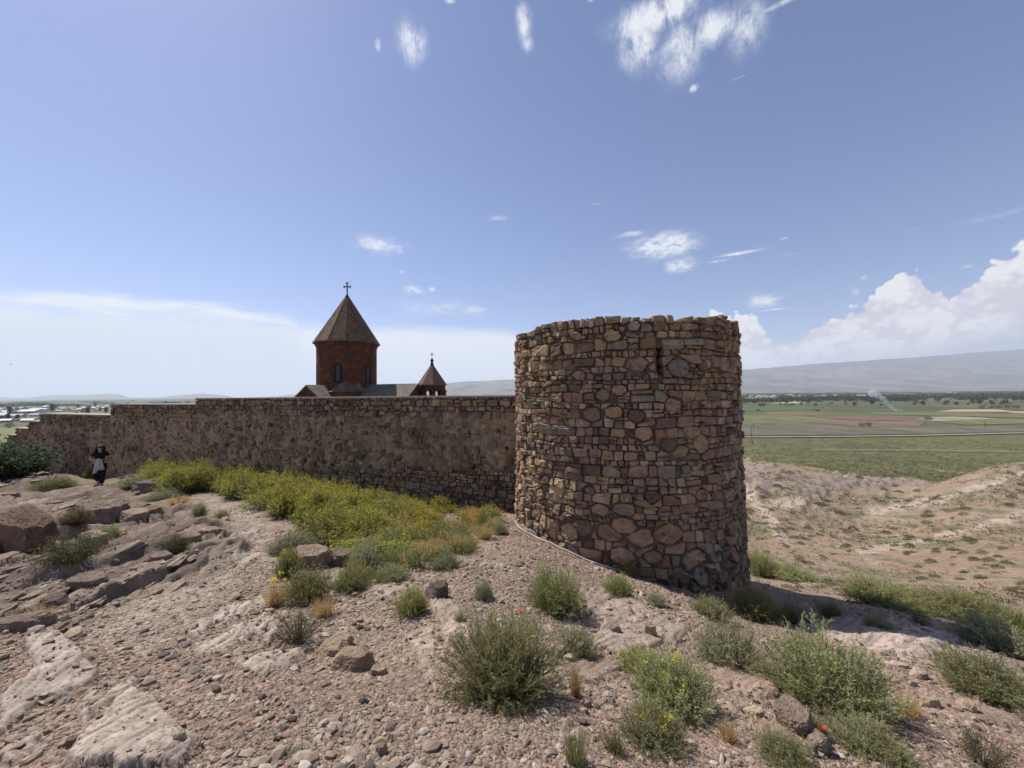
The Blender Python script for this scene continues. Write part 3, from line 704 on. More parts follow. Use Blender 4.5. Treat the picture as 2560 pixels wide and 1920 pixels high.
def build_wall():
    rng = np.random.default_rng(23); ax = .78; z_lo = -4.2
    root = empty('boundary_wall', (W0[0] + WD[0] * WL / 2, W0[1] + WD[1] * WL / 2, -3.6), 'long stepped wall of brown stone with crumbling plaster running left from the tower', 'wall')
    L0 = np.array(root.location)
    edges = [0] + [e for e, _ in STEPS[:-1]] + [WL]
    def box(x, z):
        k = max(i for i in range(len(edges) - 1) if edges[i] <= x + 1e-6)
        x0 = edges[k] if k and z > STEPS[k][1] - .05 else 0          # a step's end face
        x1 = WL
        for i in range(k + 1, len(edges) - 1):
            if z > STEPS[i][1]: x1 = edges[i]; break
        return max(0, x0 if k == 0 else 0), x1, z_lo - .1, wall_top(x) - .035 + .02 * math.sin(x * 9)
    big = []
    for _ in range(150): h = rng.uniform(.09, .15); big.append((rng.uniform(0, WL), rng.uniform(z_lo, -.2), h * rng.uniform(.9, 1.5), h))
    polys = []
    for p in coursed(rng, WL, z_lo, .1, .085, .20, big):
        c = np.mean(p, 0)
        if c[1] < wall_top(min(max(c[0], 0), WL)) - .03 and 0 <= c[0] <= WL: polys.append(box_clip(p, *box(c[0], c[1])))
    def bare(s, z):
        """0 = covered by plaster, 1 = bare stonework"""
        s = np.asarray(s, float); z = np.asarray(z, float); t = np.array([wall_top(v) for v in np.ravel(s)]).reshape(s.shape)
        n = fbm(s * .55, z * 1.1, None, 3, 5) * .35 + fbm(s * 2.2, z * 2.6, None, 3, 6) * .15
        up = sstep(-.62, -.42, z - t + n * .8)
        low = (1 - sstep(-.12, .12, z - (-1.95 - .06 * np.clip(s, 0, 14)) + n * .6)) * (1 - sstep(10.5, 14, s))
        return np.clip(np.maximum(up, low), 0, 1)
    def out_fn(c):
        k = 1 - bare(np.array([c[0]]), np.array([c[1]]))[0]; return float(-.012 + .012 * rng.random() - k * (.03 + .05 * rng.random()) + k * (rng.uniform(.05, .095) if rng.random() < .45 else 0))
    pal = PAL * np.array([1.04, 1.01, .95]); V, Cc, T, Q = stones(rng, polys, wall_map, pal, gap=.010, out_fn=out_fn, back=.2, wts=[.24,.14,.18,.15,.09,.07,.07,.06])
    np_obj('masonry', V - L0, [T, Q], M_STONE, parent=root, cols=Cc)
    # plaster / mortar skin over and between the stones
    ns, nz = 1100, 150; ss = np.linspace(0, WL, ns); f = np.linspace(0, 1, nz); tops = np.array([wall_top(v) for v in ss]) - .06
    S = np.repeat(ss[None], nz, 0); Z = z_lo + (tops[None] - z_lo) * f[:, None]
    b = bare(S, Z); n1 = fbm(S.ravel() * 1.4, Z.ravel() * 1.8, None, 4, 12).reshape(S.shape); n2 = fbm(S.ravel() * 6, Z.ravel() * 7, None, 4, 13).reshape(S.shape)
    n3 = fbm(S.ravel() * 17, Z.ravel() * 19, None, 3, 14).reshape(S.shape)
    o = -.075 * b + (1 - b) * (-.004 + .030 * n1 + .036 * n2 + .016 * n3)
    for _ in range(170):                                                  # weep holes and lost stones
        hs, hz, hr = rng.uniform(0, WL), rng.uniform(-2.8, -.5), rng.uniform(.04, .10)
        k = 1 - sstep(hr * .7, hr * 1.15, np.hypot((S - hs) * .8, Z - hz) + .02 * n2); o -= .22 * k
    V = wall_map(np.c_[S.ravel(), Z.ravel(), o.ravel()]); i = (np.arange(nz - 1)[:, None] * ns + np.arange(ns - 1)).ravel()
    st = sstep(-.1, .5, fbm(S.ravel() * 2.2, Z.ravel() * .5, None, 4, 15))[:, None]
    c = np.array([.385,.28,.178]) * (1 - .35 * st) * (1 + .3 * n2.ravel()[:, None] + .35 * n3.ravel()[:, None] + .2 * n1.ravel()[:, None])
    bb = b.ravel()[:, None]; c = c * (1 - bb) + np.array([.21,.16,.12]) * bb
    np_obj('plaster', V - L0, [np.c_[i, i + ns, i + ns + 1, i + 1]], M_MORTAR, parent=root, smooth=True, cols=np.clip(c, .03, .7))
    # solid core and a pale mortar cap, step by step
    core, cap = MB(), MB(); e0 = -1.0
    for k, (e, z) in enumerate(STEPS):
        e1 = min(e, WL); nxt = STEPS[k + 1][1] if k + 1 < len(STEPS) else -9
        for mb, za, zb, of, ob in ((core, z_lo - .3, z - .06, -.2, -.82), (cap, z - .058, z - .012, .022, -.86)):
            q = [wall_map(np.array([[s, zz, oo]]))[0] - L0 for zz in (za, zb) for s, oo in ((e0 if mb is core else e0 - .0, of), (e1, of), (e1, ob), (e0, ob))]
            mb.add(q, [(0,3,2,1),(4,5,6,7),(0,1,5,4),(1,2,6,5),(2,3,7,6),(3,0,4,7)])
        e0 = e1
        if e >= WL: break
    cb = core.build('wall_core', M_MORTAR, root); cc = np.ones((core.n, 4), np.float32); cc[:, :3] = (.3, .23, .165)
    a = cb.data.attributes.new('col', 'FLOAT_COLOR', 'POINT'); a.data.foreach_set('color', cc.ravel())
    cp = cap.build('coping', stone_mat('coping_mortar', 30, .8, .7, 1.2, (.44,.38,.31)), root)
build_wall()

# pale water hose along the foot of the tower
def build_hose():
    line = [(1290,1305),(1296,1318),(1312,1330),(1325,1334),(1338,1342),(1350,1352),(1378,1363),(1400,1374),(1425,1380),(1448,1392),(1470,1402),(1490,1408),(1520,1414),(1545,1424)]
    pts = []
    for px, py in line:
        p, m = hit(px, py); dv = Vector((p.x - TC[0], p.y - TC[1], 0))
        if dv.length < TR + .12: dv = dv.normalized() * (TR + .12); p = Vector((TC[0] + dv.x, TC[1] + dv.y, gz(TC[0] + dv.x, TC[1] + dv.y)))
        pts.append(p + Vector((0, 0, .025)))
    mb = MB(); mb.tube(pts, .011, 8)
    tag(mb.build('water_hose', flat_mat('pale_plastic', (.52,.48,.45), .5), smooth=True), 'thin pale hose lying along the foot of the round tower', 'hose')
build_hose()

# ------------------------------------------------------------------ church behind the wall
def tuff_mat(name, c1, c2, c3, bw=.62, bh=.42, lich=None):
    m, nt, b = new_mat(name); t = objc(nt)
    sep = nt.nodes.new('ShaderNodeSeparateXYZ'); nt.links.new(t, sep.inputs[0])
    ang = mth(nt, 'MULTIPLY', mth(nt, 'ARCTAN2', sep.outputs[0], sep.outputs[1]), 3.5)
    comb = nt.nodes.new('ShaderNodeCombineXYZ'); nt.links.new(ang, comb.inputs[0]); nt.links.new(sep.outputs[2], comb.inputs[1])
    br = nt.nodes.new('ShaderNodeTexBrick'); nt.links.new(comb.outputs[0], br.inputs['Vector'])
    for k, v in (('Color1', c1), ('Color2', c2), ('Mortar', tuple(x * .55 for x in c1))): br.inputs[k].default_value = (*v, 1)
    br.inputs['Scale'].default_value = 1; br.inputs['Brick Width'].default_value = bw; br.inputs['Row Height'].default_value = bh; br.inputs['Mortar Size'].default_value = .012
    n = noise(nt, t, 1.8, 6, .7); c = mixc(nt, maprange(nt, n, .40, .62), br.outputs['Color'], c3)
    if lich: c = mixc(nt, maprange(nt, noise(nt, t, 5.5, 6, .7), .52, .62), c, lich)
    nt.links.new(c, b.inputs['Base Color']); bump(nt, b, noise(nt, t, 12, 6, .6), .5, .03); return m
def ngon(n, r, a0=0.0, c=(0, 0)):
    return [(c[0] + r * math.sin(a0 + 2 * math.pi * k / n), c[1] + r * math.cos(a0 + 2 * math.pi * k / n)) for k in range(n)]
def cross(mb, x, y, z, h, w):
    t = w * .085
    mb.box(x - t, x + t, y - t, y + t, z, z + h)
    zc = z + h * .66
    mb.box(x - w / 2, x - t - .002, y - t * .9, y + t * .9, zc - t, zc + t); mb.box(x + t + .002, x + w / 2, y - t * .9, y + t * .9, zc - t, zc + t)
    for cx, cz in ((x - w / 2, zc), (x + w / 2, zc), (x, z + h)):          # flared ends
        for s in (-1, 1):
            d = (0, s) if cz == zc else (s, 0)
            mb.box(cx + d[0] * t * 1.7 - t * .8, cx + d[0] * t * 1.7 + t * .8, y - t * 1.1, y + t * 1.1, cz + d[1] * t * 1.7 - t * .8, cz + d[1] * t * 1.7 + t * .8)
        mb.box(cx - t * .95, cx + t * .95, y - t * 1.05, y + t * 1.05, cz - t * .95, cz + t * .95)
def build_church():
    d = 46.0; k = d / FPX; c = P(np.array(868.0), np.array(988.0), np.array(d)); zc = lambda py: (988.3 - py) * k
    x0, y0 = float(c[0]), float(c[1]); zb = gz(x0, y0)
    root = empty('church', (x0, y0, zb), 'red stone church with a round drum and tall pointed roof behind the wall', 'church')
    L = lambda z: z - zb
    M_DR = tuff_mat('red_tuff', (.17,.066,.034), (.095,.037,.022), (.075,.033,.021))
    M_RF = tuff_mat('lichened_roof_stone', (.20,.12,.066), (.145,.088,.05), (.08,.056,.04), .5, .55, (.23,.18,.12))
    M_GR = tuff_mat('grey_roof_stone', (.19,.17,.125), (.16,.14,.105), (.12,.10,.075), .9, .5, (.26,.24,.18))
    M_DK = flat_mat('dark_iron', (.02,.02,.022), .9); M_GL = flat_mat('window_glass', (.05,.06,.08), .35, .05)
    N = 12; a0 = rad(8.7); VA = math.atan2(-x0, y0)
    r = 70.0 * k
    mb = MB(); mb.prism(ngon(N, r, a0), L(zc(1000)), L(zc(862)))
    drum = mb.build('drum', M_DR, root)
    mb = MB(); mb.prism(ngon(N, r + .12, a0), L(zc(869)), L(zc(863.5))); mb.prism(ngon(N, r + .24, a0), L(zc(863.4)), L(zc(860.5)))
    mb.build('cornice', M_DR, root)
    rf = MB(); P0 = ngon(N, r + .40, a0); P1 = ngon(N, .28, a0); n = N
    V = [(x, y, L(zc(861.5))) for x, y in P0] + [(x, y, L(zc(859.5))) for x, y in P0] + [(x, y, L(zc(743))) for x, y in P1] + [(0, 0, L(zc(735)))]
    rf.add(V, [tuple(range(n))[::-1]] + [(i, (i + 1) % n, n + (i + 1) % n, n + i) for i in range(n)] + [(n + i, n + (i + 1) % n, 2 * n + (i + 1) % n, 2 * n + i) for i in range(n)] + [(2 * n + i, 2 * n + (i + 1) % n, 3 * n) for i in range(n)])
    cone = rf.build('cone_roof', M_RF, root)
    rib = MB()
    for i in range(n): rib.tube([(*P0[i], L(zc(859))), (*P1[i], L(zc(743)))], .022, 5)
    rib.build('roof_rib', M_RF, cone)
    mb = MB(); mb.cone(ngon(8, .36), L(zc(746)), (0, 0, L(zc(731)))); mb.build('finial', M_DK, root)
    mb = MB(); cross(mb, 0, 0, L(zc(734)), 29 * k, 15.5 * k); mb.build('cross', flat_mat('weathered_metal', (.16,.18,.21), .5), root)
    # arched windows on four of the sides that face the eye
    def snap(ang): st = 2 * math.pi / N; return math.pi - (round((math.pi - ang - a0 - st / 2) / st) * st + a0 + st / 2)
    def window(px, w, h, zbase, dark=False):
        ang = VA + math.asin(max(-1, min(1, (px - 868) * k / (r * math.cos(math.pi / N))))); ap = r * math.cos(math.pi / N)
        ang = snap(ang)
        nx, ny = math.sin(ang), -math.cos(ang); tx, ty = math.cos(ang), math.sin(ang)
        def arch(w, h, o, z):
            pts = [(-w / 2, 0), (w / 2, 0)] + [(w / 2 * math.cos(q), h - w / 2 + w / 2 * math.sin(q)) for q in np.linspace(0, math.pi, 9)]
            return [(nx * (ap + o) + tx * u, ny * (ap + o) + ty * u, z + v) for u, v in pts]
        a, b2, c2 = arch(w, h, .05, zbase), arch(w * .5, h - w * .4, .05, zbase + w * .2), arch(w * .5, h - w * .4, -.02, zbase + w * .2)
        a3 = arch(w, h, .0, zbase); m = len(a); mb = MB()
        mb.add(a + b2 + c2 + a3, [(i, (i + 1) % m, m + (i + 1) % m, m + i) for i in range(m)] + [(m + i, m + (i + 1) % m, 2 * m + (i + 1) % m, 2 * m + i) for i in range(m)] + [(3 * m + i, 3 * m + (i + 1) % m, (i + 1) % m, i) for i in range(m)])
        f = mb.build('window', M_DK, root); g = MB(); pn = arch(w * .5, h - w * .4, .012, zbase + w * .2); g.add(pn, [tuple(range(m))]); g.build('pane', M_GL, f)
    for px in (799, 847, 919): window(px, .86, 2.15, L(zc(958)))
    for px, py, w in ((886, 905, .55), (846, 905, .5), (797, 905, .4)):      # dark recessed blocks
        ang = snap(VA + math.asin(max(-1, min(1, (px - 868) * k / r)))); ap = r * math.cos(math.pi / N) + .01; mb = MB()
        s = w / 2; nx, ny, tx, ty = math.sin(ang), -math.cos(ang), math.cos(ang), math.sin(ang)
        q = [(nx * (ap + o) + tx * u, ny * (ap + o) + ty * u, L(zc(py)) + v) for o in (-.3, .015) for u, v in ((-s, -s), (s, -s), (s, s), (-s, s))]
        mb.add(q, [(0,3,2,1),(4,5,6,7),(0,1,5,4),(1,2,6,5),(2,3,7,6),(3,0,4,7)]); mb.build('carved_block', flat_mat('dark_tuff', (.10,.05,.04)), root)
    # cross-shaped body: gabled arms round the drum
    wl, rfs = MB(), MB()
    def arm(ang, length, half, ridge, eave, start=0.0):
        ca, sa = math.cos(ang), math.sin(ang); T = lambda u, v, z: (u * ca - v * sa, u * sa + v * ca, z)
        wl.add([T(start, -half, 0), T(length, -half, 0), T(length, half, 0), T(start, half, 0), T(start, -half, eave), T(length, -half, eave), T(length, half, eave), T(start, half, eave), T(length, 0, ridge - .12), T(start, 0, ridge - .12)],
               [(0,1,5,4),(2,3,7,6),(1,2,6,8,5),(3,0,4,9,7)])
        e, o = .28, .25
        for s in (-1, 1):
            q = [T(start, 0, ridge), T(length + o, 0, ridge), T(length + o, s * (half + e), eave - .15), T(start, s * (half + e), eave - .15)]
            q2 = [(a, b, c + .16) for a, b, c in q]
            rfs.add(q + q2, [(0,1,2,3),(4,7,6,5),(0,4,5,1),(1,5,6,2),(2,6,7,3),(3,7,4,0)])
    ridge = L(zc(965.5)); eave = L(zc(1012))
    arm(rad(340), 9.7, 2.9, ridge, eave, .4)                # long nave to the right
    arm(rad(250), 5.6, 2.7, ridge - .08, eave, .4)             # gable towards the left and the eye
    arm(rad(70), 5.0, 2.8, ridge + .003, eave, .4); arm(rad(160), 5.6, 2.75, ridge - .003, eave, .4)
    wl.build('wall', M_DR, root); rfs.build('roof', M_GR, root)
    ped = MB(); ped.prism(ngon(4, r * 1.62, rad(45)), L(zc(1010)), L(zc(958)), .60); ped.build('drum_base', M_GR, root)
    # little hipped roof of the apse in front of the drum
    ap = MB(); hx = 0 * k; ap.cone(ngon(8, 2.0, rad(22.5), (1.15, -2.9)), L(zc(980)), (1.15, -2.9, L(zc(951)))); ap.build('apse_roof', M_RF, root)
    ap = MB(); ap.prism(ngon(8, 1.85, rad(22.5), (1.15, -2.9)), 0, L(zc(981))); ap.build('apse_wall', M_DR, root)
    # small open belfry on the right end
    d2 = 44.0; k2 = d2 / FPX; c2 = P(np.array(1080.5), np.array(986.0), np.array(d2)); z2 = lambda py: (986.0 - py) * k2
    bx, by = float(c2[0]), float(c2[1]); b = empty('belfry', (bx, by, gz(bx, by)), 'small open bell tower with a pointed roof and cross, right of the church', 'bell tower')
    zz = gz(bx, by); LL = lambda z: z - zz; a8 = rad(22.5 + 6); rb = 36.5 * k2
    M_BR = tuff_mat('red_roof_stone', (.21,.115,.08), (.17,.09,.065), (.13,.08,.06), .45, .4, (.23,.17,.13))
    mb = MB(); mb.prism(ngon(8, rb, a8), LL(z2(963.5)), LL(z2(961.5))); mb.add([(x, y, LL(z2(961.5))) for x, y in ngon(8, rb, a8)] + [(x, y, LL(z2(912))) for x, y in ngon(8, .16, a8)], [(i, (i + 1) % 8, 8 + (i + 1) % 8, 8 + i) for i in range(8)])
    mb.build('roof', M_BR, b)
    mb = MB(); mb.prism(ngon(8, rb * .9, a8), LL(z2(976)), LL(z2(963.6))); M_DT = tuff_mat('shaded_red_tuff', (.10,.045,.03), (.07,.035,.025), (.06,.03,.022)); mb.build('arcade', M_DT, b)  # darker copy of the red tuff, the belfry's shade put into the colour
    for x, y in ngon(8, rb * .80, a8):
        mb = MB(); mb.prism(ngon(8, .25, 0, (x, y)), LL(z2(990)), LL(z2(976))); mb.build('column', M_DT, b)
        cp = MB(); cp.prism(ngon(8, .36, 0, (x, y)), LL(z2(979)), LL(z2(976)) - .002); cp.build('capital', M_DT, b)
    mb = MB(); mb.prism(ngon(8, rb * .92, a8), 0, LL(z2(990))); mb.build('base', M_DT, b)
    mb = MB(); mb.tube([(0, 0, LL(z2(914))), (0, 0, LL(z2(908))), (0, 0, LL(z2(905))), (0, 0, LL(z2(902))), (0, 0, LL(z2(899))), (0, 0, LL(z2(896)))], [.22, .16, .11, .19, .17, .05], 10); mb.build('finial', M_DK, b)
    mb = MB(); cross(mb, 0, 0, LL(z2(897)), 16.5 * k2, 6.5 * k2); mb.build('cross', M_DK, b)
build_church()
# ------------------------------------------------------------------ plants
M_LEAF = leaf_mat('leaves', .42); M_STEM = leaf_mat('stems', .0); M_FLOW = leaf_mat('petals', .35)
def unit(v): return v / (np.linalg.norm(v, axis=-1, keepdims=True) + 1e-9)
def stems_curves(rng, n, spread, H, base_r=.12, lift=.5, up=0.0):
    """n curved stems in a dome of radius .5 and height H: start, control, end"""
    q = rng.uniform(0, 2 * math.pi, n); e = np.sqrt(rng.uniform(0, 1, n)) * spread
    tip_r = e * .5; hgt = H * np.sqrt(np.clip(1 - (e * .93) ** 2, .03, 1)) * rng.uniform(.55, 1.05, n)
    lobe = 1 + .38 * vnoise(np.cos(q) * 1.9 + 7 * H, np.sin(q) * 1.9 + n * .01, None, int(rng.integers(999))); lobe = lobe * np.where(rng.random(n) < .07, 1.28, 1.0); tip_r = tip_r * lobe; hgt = hgt * (.6 + .4 * lobe) * (1 + .18 * vnoise(np.cos(q) * e * 3, np.sin(q) * e * 3, None, n))
    b = np.c_[np.cos(q) * base_r * rng.uniform(0, 1, n), np.sin(q) * base_r * rng.uniform(0, 1, n), np.zeros(n)]
    q2 = q + rng.normal(0, .35, n); t = np.c_[np.cos(q2) * tip_r, np.sin(q2) * tip_r, hgt]
    c = b * .4 + t * .6; c[:, 2] = hgt * (lift + up); c[:, :2] *= .9
    return b, c, t
def bez(b, c, t, u):
    u = u[..., None]; return (1 - u) ** 2 * b[:, None] + 2 * u * (1 - u) * c[:, None] + u * u * t[:, None]
def bezt(b, c, t, u):
    u = u[..., None]; return unit(2 * (1 - u) * (c - b)[:, None] + 2 * u * (t - c)[:, None])
def leaves(rng, Pp, Dd, L, Wd, col, flop=.7, var=.25):
    """thin leaves at points Pp along directions Dd -> verts, tris, colours"""
    n = len(Pp); d = unit(Dd + rng.normal(0, flop, (n, 3))); s = unit(np.cross(d, rng.normal(size=(n, 3))))
    l = L * rng.uniform(.55, 1.3, n)[:, None]; w = Wd * rng.uniform(.7, 1.3, n)[:, None]
    V = np.stack([Pp, Pp + d * l * .45 + s * w * .5, Pp + d * l, Pp + d * l * .45 - s * w * .5], 1).reshape(-1, 3)
    F = np.arange(n * 4).reshape(-1, 4)
    c = col * (1 + rng.normal(0, var, (n, 1))) * (1 + rng.normal(0, .06, (n, 3)))
    return V, F, np.repeat(np.clip(c, .01, .9), 4, 0)
def tubes(rng, b, c, t, r, seg=4, col=(.12,.10,.05)):
    n = len(b); u = np.linspace(0, 1, seg + 1)[None].repeat(n, 0); p = bez(b, c, t, u); d = bezt(b, c, t, u)
    a = unit(np.cross(d, np.array([.3, .5, .8]))); e = np.cross(d, a); rr = (r * (1 - .75 * u))[..., None]
    V = np.stack([p + a * rr, p - a * rr * .5 + e * rr * .87, p - a * rr * .5 - e * rr * .87], 2).reshape(-1, 3)
    k = (np.arange(n)[:, None, None] * (seg + 1) + np.arange(seg)[None, :, None]) * 3; j = np.arange(3)[None, None]; j2 = (j + 1) % 3
    F = np.stack([k + j, k + j2, k + 3 + j2, k + 3 + j], -1).reshape(-1, 4)
    return V, F, np.clip(np.array(col) * (1 + rng.normal(0, .15, (len(V), 1))), .01, .9)
def cat3(parts):
    V, F, Cc, n = [], [], [], 0
    for v, f, c in parts: V.append(v); F.append(f + n); Cc.append(c); n += len(v)
    return np.concatenate(V), np.concatenate(F), np.concatenate(Cc)
def shrub_data(kind, seed):
    """returns {part: (V, F, colours)} for a plant about 1 wide"""
    rng = np.random.default_rng(seed); out = {}
    if kind in ('sage', 'sage_sprawl', 'grey', 'lime', 'scrub'):
        H = {'sage': .80, 'sage_sprawl': .62, 'grey': .85, 'lime': .7, 'scrub': .75}[kind]; ns = 330 if kind != 'sage_sprawl' else 300
        col = {'sage': (.31,.315,.125), 'sage_sprawl': (.335,.335,.16), 'grey': (.365,.36,.21), 'lime': (.40,.385,.13), 'scrub': (.22,.185,.10)}[kind]
        b, c, t = stems_curves(rng, ns, 1.0, H, .16, .42)
        b2, t2 = b, t; k = 5                                               # side shoots
        u0 = rng.uniform(.3, .95, (ns, k)); sp = bez(b, c, t, u0).reshape(-1, 3); sd = bezt(b, c, t, u0).reshape(-1, 3)
        sl = rng.uniform(.06, .19, len(sp))[:, None]; se = sp + unit(sd + rng.normal(0, .55, sp.shape) + np.array([0, 0, .35])) * sl
        se[:, 2] = np.maximum(se[:, 2], .01); sc = (sp + se) / 2 + rng.normal(0, .012, sp.shape)
        out['stems'] = cat3([tubes(rng, b, c, t, .0045, 4, (.11,.095,.055)), tubes(rng, sp, sc, se, .0024, 2, tuple(np.array(col) * .8))])
        u = rng.uniform(.12, 1, (len(sp), 15)); lp = bez(sp, sc, se, u).reshape(-1, 3); ld = bezt(sp, sc, se, u).reshape(-1, 3)
        u3 = rng.uniform(.35, 1, (ns, 18)); lp = np.r_[lp, bez(b, c, t, u3).reshape(-1, 3)]; ld = np.r_[ld, bezt(b, c, t, u3).reshape(-1, 3)]
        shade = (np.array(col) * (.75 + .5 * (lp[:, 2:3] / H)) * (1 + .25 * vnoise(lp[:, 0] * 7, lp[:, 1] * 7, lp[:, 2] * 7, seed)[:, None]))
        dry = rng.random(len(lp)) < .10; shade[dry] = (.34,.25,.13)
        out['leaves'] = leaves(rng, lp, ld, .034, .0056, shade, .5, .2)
    elif kind == 'mustard':                                               # tall loose weed with small yellow flowers
        ns = 46; b, c, t = stems_curves(rng, ns, 1.0, 1.0, .22, .62); k = 6
        u0 = rng.uniform(.4, .98, (ns, k)); sp = bez(b, c, t, u0).reshape(-1, 3); sd = bezt(b, c, t, u0).reshape(-1, 3)
        se = sp + unit(sd * .8 + rng.normal(0, .6, sp.shape) + np.array([0, 0, .5])) * rng.uniform(.1, .3, len(sp))[:, None]; sc = (sp + se) / 2
        out['stems'] = cat3([tubes(rng, b, c, t, .005, 3, (.14,.135,.05)), tubes(rng, sp, sc, se, .003, 2, (.20,.19,.06))])
        u = rng.uniform(.05, .8, (ns, 16)); lp = bez(b, c, t, u).reshape(-1, 3); ld = bezt(b, c, t, u).reshape(-1, 3)
        u2 = rng.uniform(.1, 1, (len(sp), 5)); lp = np.r_[lp, bez(sp, sc, se, u2).reshape(-1, 3)]; ld = np.r_[ld, bezt(sp, sc, se, u2).reshape(-1, 3)]
        g = np.where(rng.random((len(lp), 1)) < .25, np.array([[.27,.22,.10]]), np.array([[.20,.235,.085]]))
        out['leaves'] = leaves(rng, lp, ld, .07, .022, g, .8, .25)
        m = (rng.random(len(se)) < .8) & (se[:, 2] > .45); fp = np.repeat(se[m], 6, 0) + rng.normal(0, .022, (m.sum() * 6, 3))
        out['flowers'] = leaves(rng, fp, np.tile([[0, 0, 1.]], (len(fp), 1)), .026, .026, np.tile([[.74,.63,.05]], (len(fp), 1)), .9, .15)
    elif kind == 'twig':                                                  # bare dark twigs
        ns = 70; b, c, t = stems_curves(rng, ns, 1.0, .85, .1, .5); k = 7
        u0 = rng.uniform(.3, .95, (ns, k)); sp = bez(b, c, t, u0).reshape(-1, 3); sd = bezt(b, c, t, u0).reshape(-1, 3)
        se = sp + unit(sd + rng.normal(0, .6, sp.shape)) * rng.uniform(.08, .22, len(sp))[:, None]; se[:, 2] = np.maximum(se[:, 2], .01)
        out['stems'] = cat3([tubes(rng, b, c, t, .008, 4, (.10,.08,.06)), tubes(rng, sp, (sp + se) / 2, se, .0045, 2, (.13,.105,.075))])
        lp = se[rng.random(len(se)) < .8]; lp = np.repeat(lp, 4, 0) + rng.normal(0, .02, (len(lp) * 4, 3))
        out['leaves'] = leaves(rng, lp, np.tile([[0, 0, 1.]], (len(lp), 1)), .04, .014, np.tile([[.14,.12,.06]], (len(lp), 1)), .9)
    elif kind in ('grass', 'drygrass'):
        ns = 260; b, c, t = stems_curves(rng, ns, .95, .9, .22, .6); col = (.19,.19,.075) if kind == 'grass' else (.50,.34,.155)
        u = np.linspace(0, 1, 5)[None].repeat(ns, 0); p = bez(b, c, t, u); d = bezt(b, c, t, u); s = unit(np.cross(d, rng.normal(size=(ns, 1, 3)).repeat(5, 1)))
        w = (.012 * (1 - .85 * u))[..., None]; V = np.stack([p + s * w, p - s * w], 2).reshape(-1, 3)
        k = (np.arange(ns)[:, None] * 5 + np.arange(4)[None]) * 2; F = np.stack([k, k + 1, k + 3, k + 2], -1).reshape(-1, 4)
        cc = np.array(col) * (1 + rng.normal(0, .2, (ns, 1))); out['leaves'] = (V, F, np.clip(np.repeat(cc, 10, 0), .01, .9))
        tp = np.repeat(t[rng.random(ns) < .4], 5, 0); tp = tp + rng.normal(0, .02, tp.shape)
        out['seed_heads'] = leaves(rng, tp, np.tile([[0, 0, 1.]], (len(tp), 1)), .05, .012, np.tile([[.46,.34,.17]], (len(tp), 1)), .4)
    elif kind in ('leafy', 'olive'):                                               # broad dark leaves, many boughs
        ns = 90; b, c, t = stems_curves(rng, ns, 1.0, .85, .2, .5); k = 5
        u0 = rng.uniform(.35, 1, (ns, k)); sp = bez(b, c, t, u0).reshape(-1, 3); se = sp + unit(rng.normal(0, 1, sp.shape) + np.array([0, 0, .3])) * rng.uniform(.05, .16, len(sp))[:, None]
        out['stems'] = cat3([tubes(rng, b, c, t, .009, 4, (.10,.085,.06)), tubes(rng, sp, (sp + se) / 2, se, .004, 2, (.10,.09,.06))])
        n = 12 if kind == 'leafy' else 16; lp = np.repeat(se, n, 0) + rng.normal(0, .045, (len(se) * n, 3)); lp[:, 2] = np.maximum(lp[:, 2], .01)
        col = (.062,.088,.040) if kind == 'leafy' else (.13,.115,.058)
        out['leaves'] = leaves(rng, lp, np.tile([[0, 0, .4]], (len(lp), 1)), .05 if kind == 'leafy' else .034, .034 if kind == 'leafy' else .015, np.tile([col], (len(lp), 1)), 1.0, .3)
    return out
_cache = {}
PART_MAT = {'stems': 'M_STEM', 'leaves': 'M_LEAF', 'flowers': 'M_FLOW', 'seed_heads': 'M_LEAF'}
def plant_meshes(kind, var):
    if (kind, var) not in _cache:
        _cache[kind, var] = {p: np_data(p, V, [F], globals()[PART_MAT[p]], cols=c) for p, (V, F, c) in shrub_data(kind, 100 * var + sum(map(ord, kind))).items()}
    return _cache[kind, var]
def plant(name, kind, var, px, py, w, h, label, cat='shrub', lean=(0, 0), group=None):
    """px,py: middle of the foot; w,h: pixels"""
    dome = kind in ('sage', 'sage_sprawl', 'grey', 'lime', 'scrub', 'olive', 'leafy', 'twig')
    p, m = hit(px, py - (.11 * w if dome and py > 1480 else 0)); W, H = w * m, h * m
    if dome: W *= .82; H *= .84
    root = empty(name, p - Vector((0, 0, .02)), label, cat, group, rz=random.uniform(0, 6.28))
    zr = {'sage': .84, 'sage_sprawl': .66, 'grey': .89, 'lime': .74, 'scrub': .79, 'mustard': 1.05, 'twig': .9, 'grass': .95, 'drygrass': .95, 'leafy': .9, 'olive': .9}[kind]
    root.scale = (W, W, H / zr); root.rotation_euler.x = lean[0]; root.rotation_euler.y = lean[1]
    for pn, me in plant_meshes(kind, var).items(): link(pn, me, root)
    return root
